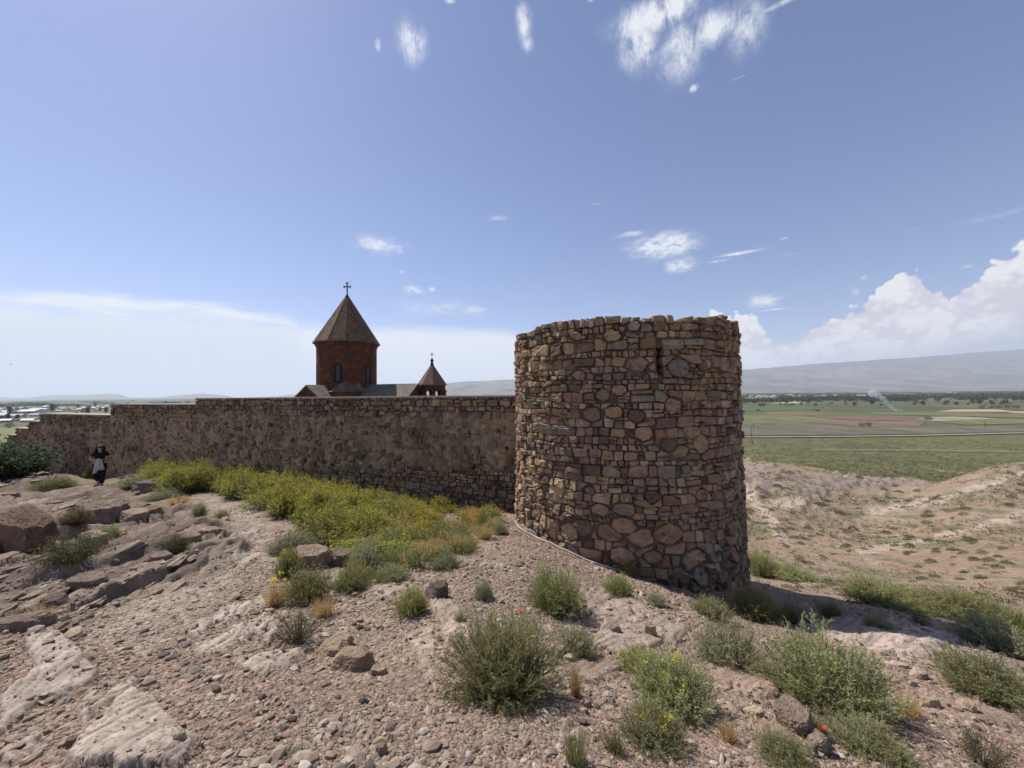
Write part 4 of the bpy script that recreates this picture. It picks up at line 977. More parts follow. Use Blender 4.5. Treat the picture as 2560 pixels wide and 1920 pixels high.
PLANTS = [  # name, kind, variant, foot px, py, width, height, label
 ('shrub','sage',0,1262,1765,345,225,'big rounded grey-green shrub in the middle of the gravel, largest in the foreground'),
 ('shrub','sage',1,1385,1540,190,125,'green feathery shrub on the slope in front of the tower, above the red poppy'),
 ('shrub','grey',0,1432,1640,125,92,'pale straggly shrub between the big rounded shrub and the bedrock'),
 ('shrub','lime',0,1032,1545,112,76,'yellow-green tuft-like shrub beside the black craggy rock'),
 ('shrub','sage_sprawl',0,1680,1800,300,170,'sprawling olive shrub with yellow flowers at lower right of centre'),
 ('shrub','lime',1,1600,1690,150,70,'yellowish low shrub behind the sprawling one with yellow flowers'),
 ('shrub','sage_sprawl',1,1640,1880,210,110,'low shrub at the bottom edge below the yellow-flowered sprawl'),
 ('shrub','grey',1,1828,1685,205,130,'pale green shrub between the two sprawling shrubs'),
 ('shrub','sage_sprawl',1,2080,1800,350,220,'widest sprawling grey-green shrub, at lower right'),
 ('shrub','sage_sprawl',0,2460,1760,260,130,'grey-green shrub hanging over the slope at the right edge'),
 ('shrub','grey',0,2500,1650,190,110,'pale shrub on the right edge above the hanging one'),
 ('shrub','sage',1,2520,1590,150,80,'dark green shrub at the right edge near the tower shadow'),
 ('shrub','sage',0,1548,1502,90,58,'small green bush at the foot of the tower, in the sun'),
 ('shrub','grey',1,1640,1520,60,44,'smallest bush on the gravel right of the small green bush'),
 ('shrub','sage',1,1570,1440,80,62,'thin bush at the end of the hose against the tower'),
 ('shrub','leafy',0,1640,1450,120,55,'dark leafy bush in the shade at the foot of the tower'),
 ('shrub','sage',0,1890,1560,140,96,'green bush below the right edge of the tower'),
 ('shrub','grey',0,1985,1562,90,62,'grey-green bush on the edge of the tower shadow'),
 ('shrub','sage_sprawl',1,1775,1560,130,55,'low spreading bush in front of the tower shadow'),
 ('shrub','sage',1,2080,1552,70,56,'narrow bush on the lip of rock inside the tower shadow'),
 ('shrub','grey',1,2190,1585,85,34,'flat little bush growing on the pale lip of rock'),
 ('shrub','sage',1,2200,1540,230,70,'dark bush in the tower shadow, leftmost of the dark ones on the right slope'),
 ('shrub','sage_sprawl',0,2330,1560,240,62,'dark bush in the tower shadow behind the pale lip of rock'),
 ('shrub','sage',0,2420,1570,190,85,'green bush at the far end of the tower shadow'),
 ('shrub','sage',1,1905,1440,90,80,'green bush touching the right side of the tower low down'),
 ('shrub','sage_sprawl',0,1990,1452,150,40,'wide green bush on the slope right of the tower'),
 ('dead_plant','twig',1,2300,1575,52,44,'dry branching weed with seed heads standing on the lip of rock'),
 ('shrub','sage',0,770,1510,135,104,'dark green shrub beside the orange dry grass, left of middle'),
 ('shrub','sage',1,880,1485,125,84,'green shrub just right of the dark green one by the orange grass'),
 ('shrub','grey',0,725,1382,145,70,'pale green shrub by the path with a tall stalk'),
 ('shrub','grey',1,912,1425,96,98,'blue-grey bushy shrub in front of the yellow weeds'),
 ('shrub','sage_sprawl',0,985,1450,120,50,'low green mat of shrub right of the blue-grey one'),
 ('shrub','grey',1,1115,1420,90,50,'small grey shrub on the gravel right of the yellow weeds'),
 ('shrub','grey',0,1212,1500,64,58,'thin grey-green bush on the gravel below the yellow weeds'),
 ('shrub','sage',0,720,1440,80,90,'upright weed with yellow flowers beside the path'),
 ('dead_bush','twig',0,745,1622,140,120,'bare dark twiggy bush among the pale slabs'),
 ('bush','olive',0,182,1432,150,98,'round dark olive bush on the left ledges'),
 ('bush','olive',1,438,1402,98,76,'olive bush on the ledges left of the path'),
 ('bush','scrub',0,262,1298,80,70,'dry brown bush above the grey layered rock'),
 ('shrub','sage',0,140,1222,105,42,'low green shrub near the walking person, on the left'),
 ('bush','leafy',0,22,1203,200,122,'large dark bramble at the left edge in front of the wall'),
 ('shrub','sage',1,232,1196,48,38,'small green bush behind the walking person'),
 ('shrub','grey',0,330,1222,100,42,'pale flowering bush right of the walking person'),
 ('shrub','grey',1,410,1256,90,36,'grey-green low bush below the dark sloping rock'),
 ('shrub','grey',0,558,1303,46,30,'round grey tuft at the edge of the path'),
 ('shrub','grey',1,500,1292,40,48,'thin grey bush left of the round grey tuft'),
 ('shrub','grey',0,508,1328,60,30,'flat grey bush below the thin grey bush on the ledges'),
 ('shrub','sage',1,270,1352,60,40,'thin green bush in the gap right of the boulder'),
 ('bush','scrub',1,190,1345,90,60,'dark dry bush tucked against the boulder'),
 ('bush','leafy',1,1010,1250,170,72,'dark ivy-like bush in the shade against the wall'),
 ('bush','leafy',0,1120,1262,130,48,'lower dark bush right of the ivy-like one at the wall foot'),
 ('bush','leafy',1,865,1236,90,50,'dark bush at the wall foot behind the yellow weeds'),
 ('bush','leafy',0,655,1252,44,40,'small dark leafy plant at the edge of the yellow weeds'),
 ('shrub','grey',0,1245,1335,60,40,'small grey bush close to the left foot of the tower'),
 ('grass_tuft','drygrass',0,690,1508,66,76,'orange dry grass with yellow flowers beside the dark green shrub'),
 ('grass_tuft','drygrass',1,812,1538,70,60,'dry orange grass right of the dark green shrub'),
 ('grass_tuft','drygrass',0,90,1560,80,32,'yellow dry grass on the low dark rock at the left edge'),
 ('grass_tuft','drygrass',1,128,1505,56,22,'yellow dry grass on the dark rock at the left'),
 ('grass_tuft','drygrass',1,445,1268,70,28,'orange dry grass under the grey-green low bush'),
 ('grass_tuft','drygrass',0,890,1455,70,70,'rusty dry stalks in front of the yellow weeds'),
 ('grass_tuft','drygrass',1,730,1400,60,36,'pale dry grass at the brown rounded rock'),
 ('grass_tuft','drygrass',0,1440,1740,40,110,'thin dry stalks right of the biggest shrub'),
 ('grass_tuft','drygrass',1,1820,1855,60,70,'dry yellow grass beside the yellow-flowered sprawl'),
 ('grass_tuft','drygrass',0,2270,1790,70,60,'dry yellow grass below the widest sprawling shrub'),
 ('grass_tuft','grass',0,1440,1915,90,110,'green grass at the bottom edge, left one of the two in the gravel'),
 ('grass_tuft','grass',1,1535,1880,70,80,'green grass in the gravel left of the yellow-flowered sprawl'),
 ('grass_tuft','grass',0,1150,1560,40,30,'tiny green grass tuft right of the grey bedrock'),
 ('shrub','sage_sprawl',1,2190,1915,250,90,'grey-green shrub at the bottom edge right of the poppy rock'),
 ('shrub','sage_sprawl',0,1960,1925,190,90,'shrub at the bottom edge in front of the poppy rock'),
 ('dead_plant','twig',0,2460,1925,130,130,'bare branching weed in the bottom right corner'),
 ('shrub','sage',1,2020,1840,70,40,'little green plant under the lower red poppy'),
]
def blossoms(root, n, seed, size=.014, colour=(.78,.66,.03), zmin=.55):
    """flower heads sitting on the upper shoots of a plant"""
    rng = np.random.default_rng(seed); co = np.empty(len(root.children[0].data.vertices) * 3, np.float32)
    st = [c for c in root.children if c.name.startswith('leaves')][0].data; co = np.empty(len(st.vertices) * 3, np.float32); st.vertices.foreach_get('co', co); co = co.reshape(-1, 3)
    hi = co[(co[:, 2] > zmin * co[:, 2].max())]; c0 = hi[rng.choice(len(hi), n)]; s = size / root.scale[0]
    fp = np.repeat(c0, 9, 0) + rng.normal(0, s * .8, (n * 9, 3)); V, F, cc = leaves(rng, fp, np.tile([[0, 0, 1.]], (len(fp), 1)), s * 1.5, s * 1.3, np.tile([colour], (len(fp), 1)), .9, .12)
    np_obj('flowers', V, [F], M_FLOW, parent=root, cols=cc)
def build_plants():
    for i, (nm, kd, vr, px, py, w, h, lb) in enumerate(PLANTS):
        o = plant(nm, kd, vr, px, py, w, h, lb, {'dead_plant': 'weed', 'dead_bush': 'bush', 'bush': 'bush', 'grass_tuft': 'grass tuft'}.get(nm, 'shrub'))
        if 'yellow flowers' in lb and nm == 'shrub': blossoms(o, 7 if kd == 'sage_sprawl' else 6, i, .011)
        if 'bottom edge below the yellow' in lb: blossoms(o, 5, i, .011)
        if 'thin dry' not in lb and 'orange dry grass with yellow' in lb: blossoms(o, 6, i, .014, zmin=.7)
        if 'pale flowering' in lb or 'pale straggly' in lb: blossoms(o, 14, i, .012, (.62,.58,.40))
build_plants()

def build_poppies():
    M_R = flat_mat('poppy_petal', (.72,.035,.012), .6, .2); M_B = flat_mat('poppy_heart', (.03,.02,.02)); M_S = flat_mat('poppy_stem', (.13,.16,.05))
    for px, py, hpx, lb in ((1302,1556,30,'red poppy above the big rounded shrub in the middle'), (2056,1846,16,'red poppy at the lower right beside the brown rock')):
        p, m = hit(px, py); r = 7.5 * m; h = hpx * m; root = empty('poppy', p, lb, 'flower')
        mb = MB(); mb.tube([(0, 0, -.02), (.004, 0, h * .5), (0, -.004, h)], .0022, 6); mb.build('stem', M_S, root)
        for k in range(5):
            a = 2 * math.pi * k / 5 + .3; V, n = [], 5
            for i in range(n):
                for j in range(n):
                    u, v = i / (n - 1), (j / (n - 1) - .5) * 1.5
                    rr = r * u * (1.05 + .1 * math.sin(v * 9)); V.append((rr * math.cos(a + v * .62), rr * math.sin(a + v * .62), h + r * .55 * u ** 1.6 + r * .05 * math.sin(v * 7 + k)))
            pt = MB(); pt.add(V, [(i * n + j, i * n + j + 1, (i + 1) * n + j + 1, (i + 1) * n + j) for i in range(n - 1) for j in range(n - 1)]); pt.build('petal', M_R, root, smooth=True)
        mb = MB(); mb.tube([(0, 0, h), (0, 0, h + r * .12), (0, 0, h + r * .22)], [r * .16, r * .2, r * .08], 8); mb.build('heart', M_B, root)
build_poppies()

# the strip of yellow-flowered weeds between path and wall: one tangle
THICKET = [(345,1205),(430,1192),(560,1205),(700,1222),(860,1240),(1000,1262),(1150,1275),(1275,1290),(1262,1330),(1180,1380),(1060,1400),(960,1412),(850,1380),(800,1358),(735,1318),(668,1290),(610,1255),(520,1228),(470,1240),(430,1250),(385,1228)]
def build_thicket():
    rng = np.random.default_rng(77); var = [shrub_data('mustard', 900 + k) for k in range(4)]; dry = [shrub_data('drygrass', 950 + k) for k in range(2)]
    acc = {'stems': [], 'leaves': [], 'flowers': []}; pa = np.array(THICKET, float); n = 0
    while n < 370:
        px, py = rng.uniform(340, 1280), rng.uniform(1185, 1415)
        sd = float(poly_sd(THICKET, np.array([px]), np.array([py]))[0])
        if sd < 3: continue
        # a pixel higher up is farther off: thin the draws there
        q, m = hit(px, py)
        d_wall = (np.array([q.x, q.y]) - W0) @ WN
        if d_wall < .12: continue
        if rng.random() > (m / .0135) ** 2: continue
        thin = sstep(930, 1200, px) * sstep(1300, 1380, py + (px - 1000) * .15)
        if rng.random() < thin * .6 + .45 * float(sstep(1290, 1370, py)): continue
        if px > 1020 and rng.random() < .3: continue
        n += 1
        H = float(np.interp(px, [340, 480, 640, 760, 900, 1050, 1280], [.70, .82, .70, .60, .46, .34, .22])) * rng.uniform(.55, 1.2) * (1 - .45 * float(sstep(1330, 1410, py)))
        Wd = rng.uniform(.45, .85) * (.75 if px > 1000 else 1); a = rng.uniform(0, 6.28); ca, sa = math.cos(a), math.sin(a)
        v = var[rng.integers(4)] if rng.random() > thin * .6 else dry[rng.integers(2)]
        yel = (.8 if px < 930 else .5) * (1 - .7 * float(sstep(1180, 1290, px)))
        for part, (V, F, c) in v.items():
            if part == 'flowers':
                kf = np.repeat(rng.random(len(F)) < yel, 4); V2 = V[kf]; c2 = c[kf]; F2 = np.arange(len(V2)).reshape(-1, 4)
            else: V2, F2, c2 = V, F, c
            W2 = np.c_[(V2[:, 0] * ca - V2[:, 1] * sa) * Wd + q.x, (V2[:, 0] * sa + V2[:, 1] * ca) * Wd + q.y, V2[:, 2] * H + q.z - .03]
            tint = np.array([1.25, 1.08, .9]) if px > 1000 else np.array([1., 1., 1.])
            acc['leaves' if part == 'seed_heads' else part].append((W2, F2, np.clip(c2 * tint * rng.uniform(.85, 1.15), .01, .9)))
    front = [(850,1335),(1000,1320),(1260,1310),(1180,1385),(1100,1405),(1010,1430),(900,1410)]; k = 0
    while k < 75:
        px, py = rng.uniform(840, 1270), rng.uniform(1300, 1430)
        if float(poly_sd(front, np.array([px]), np.array([py]))[0]) < 0: continue
        q, m = hit(px, py); k += 1; H = rng.uniform(.14, .34); Wd = rng.uniform(.25, .5); green = rng.random() < .45
        for part, (V, F, c) in (var[rng.integers(4)] if green else dry[rng.integers(2)]).items():
            if part == 'flowers': continue
            cc = c * (np.array([1, 1, 1]) if green else np.array([.8, .82, .85])); acc['leaves' if part == 'seed_heads' else part].append((np.c_[V[:, 0] * Wd + q.x, V[:, 1] * Wd + q.y, V[:, 2] * H + q.z - .02], F, np.clip(cc, .01, .9)))
    root = empty('flowering_weeds', hit(760, 1290)[0]); tag(root, 'tangle of yellow-flowered weeds between the path and the wall', 'weeds', kind='stuff'); L0 = np.array(root.location)
    for part, l in acc.items():
        V, F, c = cat3(l); ch = np_obj(part, V - L0, [F], globals()[PART_MAT[part]], parent=root, cols=c); ch['kind'] = 'stuff'
build_thicket()

# low shrubs dotted over the slope beyond the tower
def build_hill_shrubs():
    rng = np.random.default_rng(5); meshes = []
    for k in range(5):
        r2 = np.random.default_rng(60 + k); n = 900; q = unit(r2.normal(size=(n, 3))); q[:, 2] = np.abs(q[:, 2]); rr = .25 + .25 * r2.random((n, 1)) ** .5
        p = q * rr * np.array([1, 1, .9]) * (1 + .3 * vnoise(q[:, 0] * 3, q[:, 1] * 3, q[:, 2] * 3, k)[:, None])
        col = np.array([(.15,.15,.07), (.13,.14,.07), (.19,.18,.06), (.17,.15,.09), (.12,.135,.06)][k])
        V, F, c = leaves(r2, p, q, .085, .03, np.tile(col, (n, 1)), .8, .3); meshes.append(np_data('low_shrub', V, [F], M_LEAF, cols=c))
    n = 0; tries = 0
    while n < 290 and tries < 8000:
        tries += 1
        px, py = rng.uniform(1862, 2600), rng.uniform(1165, 1540)
        d0 = hit0(px, py); d = float(d0 @ FW)
        if d < 12 or d > 118: continue
        if fbm(np.array([px * .012]), np.array([py * .03]), None, 3, 71)[0] < -.12 + .25 * rng.random() - .1: continue
        w = rng.uniform(6, 19) * (1 + (py - 1165) / 420); m = d / FPX
        z = gz(d0[0], d0[1]); o = link('low_shrub', meshes[rng.integers(5)]); o.location = (d0[0], d0[1], z - .05)
        W = max(.35, min(w * m, 2.6)); o.scale = (W, W, W * rng.uniform(.5, .9)); o.rotation_euler.z = rng.uniform(0, 6.28)
        tag(o, 'low grey-green shrub dotting the stony slope right of the tower', 'shrub', 'shrubs scattered over the far stony slope'); n += 1
build_hill_shrubs()
# sparse dry scrub: the hillside beyond the tower and the near strip of the plain
def build_scrub():
    rng = np.random.default_rng(8); parts = []
    def tuft(p, w, h, col, n):
        q = rng.normal(0, 1, (n, 3)) * np.array([w * .35, w * .35, h * .3]) + np.array([0, 0, h * .42]); q[:, 2] = np.abs(q[:, 2])
        parts.append(leaves(rng, q + p, np.tile([[0, 0, .7]], (n, 1)), h * .55, w * .22, np.tile([col], (n, 1)) * rng.uniform(.8, 1.2), .7, .25))
    cols = [(.16,.155,.075), (.20,.18,.08), (.14,.145,.075), (.26,.205,.115), (.19,.165,.10)]
    n = 0; spots = []
    while n < 5200:
        px, py = rng.uniform(1858, 2600), rng.uniform(1155, 1540); q = hit0(px, py); d = float(q @ FW)
        if d < 11 or d > 120 or fbm(np.array([q[0] * .09]), np.array([q[1] * .05]), None, 3, 44)[0] < rng.uniform(-.3, .3): n += .2; continue
        m = d / FPX; spots.append((q[0], q[1], min(max(rng.uniform(3, 10) * m, .14), .9))); n += 1
    sp = np.array(spots)
    for (x, y, w), z in zip(sp, ground(sp[:, 0], sp[:, 1])[0]): tuft(np.array([x, y, z]), w, w * rng.uniform(.4, .7), cols[rng.integers(5)], 10)
    for _ in range(5200):
        px = rng.uniform(1850, 2620); py = 1093 + 125 * rng.random() ** .8; q = on_plain0(px, py)
        if fbm(np.array([q[0] * .03]), np.array([q[1] * .012]), None, 3, 45)[0] < rng.uniform(-.5, .2): continue
        w = rng.uniform(.5, 1.5); tuft(q, w, w * .6, [(.10,.105,.045), (.17,.165,.06), (.08,.09,.045), (.20,.175,.07)][rng.integers(4)], 6)
    V, F, c = cat3(parts); tag(np_obj('dry_scrub', V, [F], M_LEAF, cols=c), 'sparse low scrub covering the slope and the near plain', 'scrub', kind='stuff')
def on_plain0(px, py): r = ray(np.array(float(px)), np.array(float(py))); return r * (PLAIN_Z / r[2])
build_scrub()
# ------------------------------------------------------------------ plain, fields, mountains
def on_plain(px, py, dz=0.0):
    r = ray(np.array(float(px)), np.array(float(py))); k = (PLAIN_Z + dz) / r[2]; return r * k
def plain_mat():
    m, nt, b = new_mat('valley_plain'); p = pos(nt)
    v = nt.nodes.new('ShaderNodeTexVoronoi'); v.inputs['Scale'].default_value = 1; v.inputs['Randomness'].default_value = .85
    nt.links.new(stretched(nt, p, 1 / 170, 1 / 420, 0, rad(-18)), v.inputs['Vector'])
    sep = nt.nodes.new('ShaderNodeSeparateColor'); nt.links.new(v.outputs['Color'], sep.inputs[0])
    fields = ramp(nt, sep.outputs[0], [(0, (.075,.085,.042)), (.25, (.10,.098,.05)), (.45, (.08,.095,.04)), (.62, (.15,.12,.082)), (.8, (.09,.10,.045)), (1, (.14,.125,.07))])
    n1 = noise(nt, p, .012, 6, .65); n2 = noise(nt, p, .35, 5, .7); n3 = noise(nt, p, .09, 5, .65)
    near = mixc(nt, maprange(nt, n2, .36, .64), (.072,.072,.033), (.15,.142,.056))
    near = mixc(nt, maprange(nt, n3, .60, .76), near, (.20,.165,.10))
    ln = nt.nodes.new('ShaderNodeVectorMath'); ln.operation = 'LENGTH'; nt.links.new(p, ln.inputs[0])
    f = maprange(nt, ln.outputs['Value'], 330, 520)
    c = mixc(nt, f, near, fields)
    fac = maprange(nt, mth(nt, 'ADD', mth(nt, 'MULTIPLY', n1, .5), mth(nt, 'MULTIPLY', n3, .5)), .3, .7, .65, 1.3, False)
    comb = nt.nodes.new('ShaderNodeCombineColor')
    for i in range(3): nt.links.new(fac, comb.inputs[i])
    nt.links.new(mixc(nt, 1.0, c, comb.outputs[0], 'MULTIPLY'), b.inputs['Base Color']); bump(nt, b, n2, .6, .8); return m
def field_mat(name, c, var=.25, scale=.2, rows=None):
    m, nt, b = new_mat(name); p = pos(nt); n = noise(nt, stretched(nt, p, 1, .35, 1), scale, 6, .68)
    col = ramp(nt, n, [(.3, tuple(x * (1 - var) for x in c)), (.7, tuple(x * (1 + var) for x in c))])
    if rows:
        w = nt.nodes.new('ShaderNodeTexWave'); w.inputs['Scale'].default_value = rows; w.inputs['Distortion'].default_value = .6
        nt.links.new(stretched(nt, p, 1, 1, 0, rad(-30)), w.inputs['Vector']); col = mixc(nt, maprange(nt, w.outputs['Fac'], .35, .65), col, (.20,.17,.10))
    nt.links.new(col, b.inputs['Base Color']); bump(nt, b, n, .5, .6); return m
def sheet(name, line, mat, dz, sub=1):
    q = np.array([on_plain(x, y, dz) for x, y in line]); mb = MB(); mb.add(q, [tuple(range(len(q)))[::-1]]); o = mb.build(name, mat); tag(o, kind='structure'); return o
def strip(name, line, width, mat, dz):
    q = [on_plain(x, y, dz) for x, y in line]; V = []
    for i, a in enumerate(q):
        t = q[min(i + 1, len(q) - 1)] - q[max(i - 1, 0)]; nrm = np.array([-t[1], t[0], 0]) / np.linalg.norm(t[:2]); V += [a + nrm * width / 2, a - nrm * width / 2]
    mb = MB(); mb.add(V, [(2 * i, 2 * i + 1, 2 * i + 3, 2 * i + 2) for i in range(len(q) - 1)]); tag(mb.build(name, mat), kind='structure')
def build_plain():
    mb = MB(); rr = [60, 200, 600, 1500, 4000, 9000, 15500]; V = []; n = 72
    for r in rr: V += [(r * math.sin(2 * math.pi * k / n), r * math.cos(2 * math.pi * k / n), PLAIN_Z) for k in range(n)]
    mb.add(V, [(i * n + k, (i + 1) * n + k, (i + 1) * n + (k + 1) % n, i * n + (k + 1) % n)[::-1] for i in range(len(rr) - 1) for k in range(n)])
    tag(mb.build('plain', plain_mat()), kind='structure')
    F = [('tan_field', [(2340,1029),(2545,1029),(2495,1023.5),(2388,1023.5)], (.38,.29,.18), .12, None),
         ('tan_field', [(2517,1031),(2600,1036),(2600,1027),(2538,1028.5)], (.36,.27,.17), .12, None),
         ('pale_field', [(2255,1051),(2330,1053),(2500,1046.5),(2393,1041),(2325,1042)], (.29,.245,.17), .35, None),
         ('ploughed_field', [(2020,1054),(2068,1044),(2094,1038),(2263,1040.5),(2318,1051),(2296,1067),(2133,1067)], (.15,.105,.075), .3, None),
         ('meadow', [(1700,1034),(1931,1034),(2010,1042),(2080,1046),(2030,1056),(1700,1062)], (.125,.13,.055), .4, None),
         ('meadow', [(1912,1030),(2075,1031),(2060,1039),(1930,1039)], (.145,.12,.05), .35, None),
         ('crop_field', [(1700,1014),(2040,1016),(2050,1023.5),(1930,1028),(1700,1031)], (.075,.105,.042), .3, None),
         ('vineyard', [(2182,1031),(2345,1030),(2600,1037),(2600,1046),(2400,1040.5),(2180,1036)], (.07,.095,.035), .3, .09),
         ('bare_rise', [(1920,1008),(1990,1001.5),(2045,1003),(1990,1008.5)], (.38,.31,.23), .2, None),
         ('scrubland', [(1700,1063),(2020,1056),(2130,1068.5),(2320,1068),(2600,1060),(2600,1079),(2300,1086),(1700,1090)], (.12,.108,.072), .4, None),
         ('meadow', [(2330,1054),(2520,1047),(2600,1048),(2600,1058),(2420,1062)], (.14,.15,.06), .25, None),
         ('meadow', [(-60,1072),(60,1066),(100,1098),(60,1110),(-60,1106)], (.145,.15,.055), .25, None),
         ('meadow', [(80,1015),(250,1015),(250,1022),(80,1022)], (.15,.17,.07), .2, None)]
    for k, (nm, line, c, var, rows) in enumerate(F): sheet(nm, line, field_mat(nm, c, var, .05 if rows is None else .3, rows), .06 + .04 * k)
    pale = field_mat('dust_road', (.33,.28,.22), .2); dk = field_mat('rail_bed', (.09,.08,.07), .2)
    strip('road', [(1700,1093),(1853,1092),(2100,1090.5),(2300,1088),(2600,1080.5)], 4.2, pale, .7)
    strip('railway', [(1700,1089),(1853,1088.5),(2100,1087),(2300,1084.5),(2600,1077.5)], 4.0, dk, .75)
    strip('road', [(2030,1123),(2230,1124.5),(2400,1126),(2560,1129)], .9, pale, .8)
    strip('road', [(2080,1046),(2180,1050),(2260,1051)], 5.0, dk, .85)
build_plain()

def heightfield(name, sky, d0, d1, nu, nv, mat, bumps, seed, prof=1.5):
    """a range whose skyline passes through the given pixels at distance d1"""
    s = np.array(sky, float); us = np.linspace(s[0, 0], s[-1, 0], nu); top = np.interp(us, s[:, 0], s[:, 1])
    V = []
    for j in range(nv):
        f = j / (nv - 1); g = f if f <= .8 else .8; d = d0 + (d1 - d0) * f
        for i in range(nu):
            r = ray(np.array(us[i]), np.array(top[i])); zt = r[2] * d1
            h = PLAIN_Z - 4 + (zt - PLAIN_Z + 4) * (f / .85) ** prof if f <= .85 else PLAIN_Z - 4 + (zt - PLAIN_Z + 4) * (1 - .3 * ((f - .85) / .15) ** 2)
            V.append((r[0] * d, r[1] * d, h))
    V = np.array(V); n = fbm(V[:, 0] * bumps[0], V[:, 1] * bumps[0], None, 5, seed); f = np.repeat(np.linspace(0, 1, nv), nu)
    rdg = 1 - np.abs(fbm(np.arctan2(V[:, 0], V[:, 1]) * bumps[2], f * 1.2, None, 4, seed + 3))
    V[:, 2] += bumps[1] * sstep(.03, .4, f) * (n * .6 + (rdg - .75) * 1.0) * (1 - .75 * sstep(.6, .85, f))
    i = (np.arange(nv - 1)[:, None] * nu + np.arange(nu - 1)).ravel()
    o = np_obj(name, V, [np.c_[i, i + 1, i + nu + 1, i + nu]], mat, smooth=True); tag(o, kind='structure'); return o
def mountain_mat():
    m, nt, b = new_mat('mountain_slope'); p = pos(nt)
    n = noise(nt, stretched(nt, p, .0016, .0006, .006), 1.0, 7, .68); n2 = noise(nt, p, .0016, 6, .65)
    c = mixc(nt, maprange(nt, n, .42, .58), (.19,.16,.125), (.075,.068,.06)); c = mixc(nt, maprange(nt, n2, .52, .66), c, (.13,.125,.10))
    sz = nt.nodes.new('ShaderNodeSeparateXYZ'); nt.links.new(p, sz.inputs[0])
    up = maprange(nt, mth(nt, 'ADD', sz.outputs[2], mth(nt, 'MULTIPLY', n, 260)), 560, 900); c = mixc(nt, up, c, (.075,.075,.07))  # darker upper slopes: the clouds' shadow is painted into the colour
    nt.links.new(c, b.inputs['Base Color']); return m
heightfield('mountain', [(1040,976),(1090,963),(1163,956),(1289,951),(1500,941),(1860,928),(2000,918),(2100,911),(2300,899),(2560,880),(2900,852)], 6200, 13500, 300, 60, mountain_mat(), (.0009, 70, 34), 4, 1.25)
hm = field_mat('far_hill', (.17,.15,.12), .2, .002)
heightfield('hills', [(-300,985),(-60,986),(0,991),(30,995),(72,994),(136,987),(181,988),(225,987),(271,984),(298,986),(322,994),(365,994),(400,993),(450,988),(508,984),(560,988),(590,994),(690,991),(732,986),(800,988),(860,992),(930,994)], 11000, 14000, 300, 14, hm, (.0012, 25, 40), 8, 1.0)

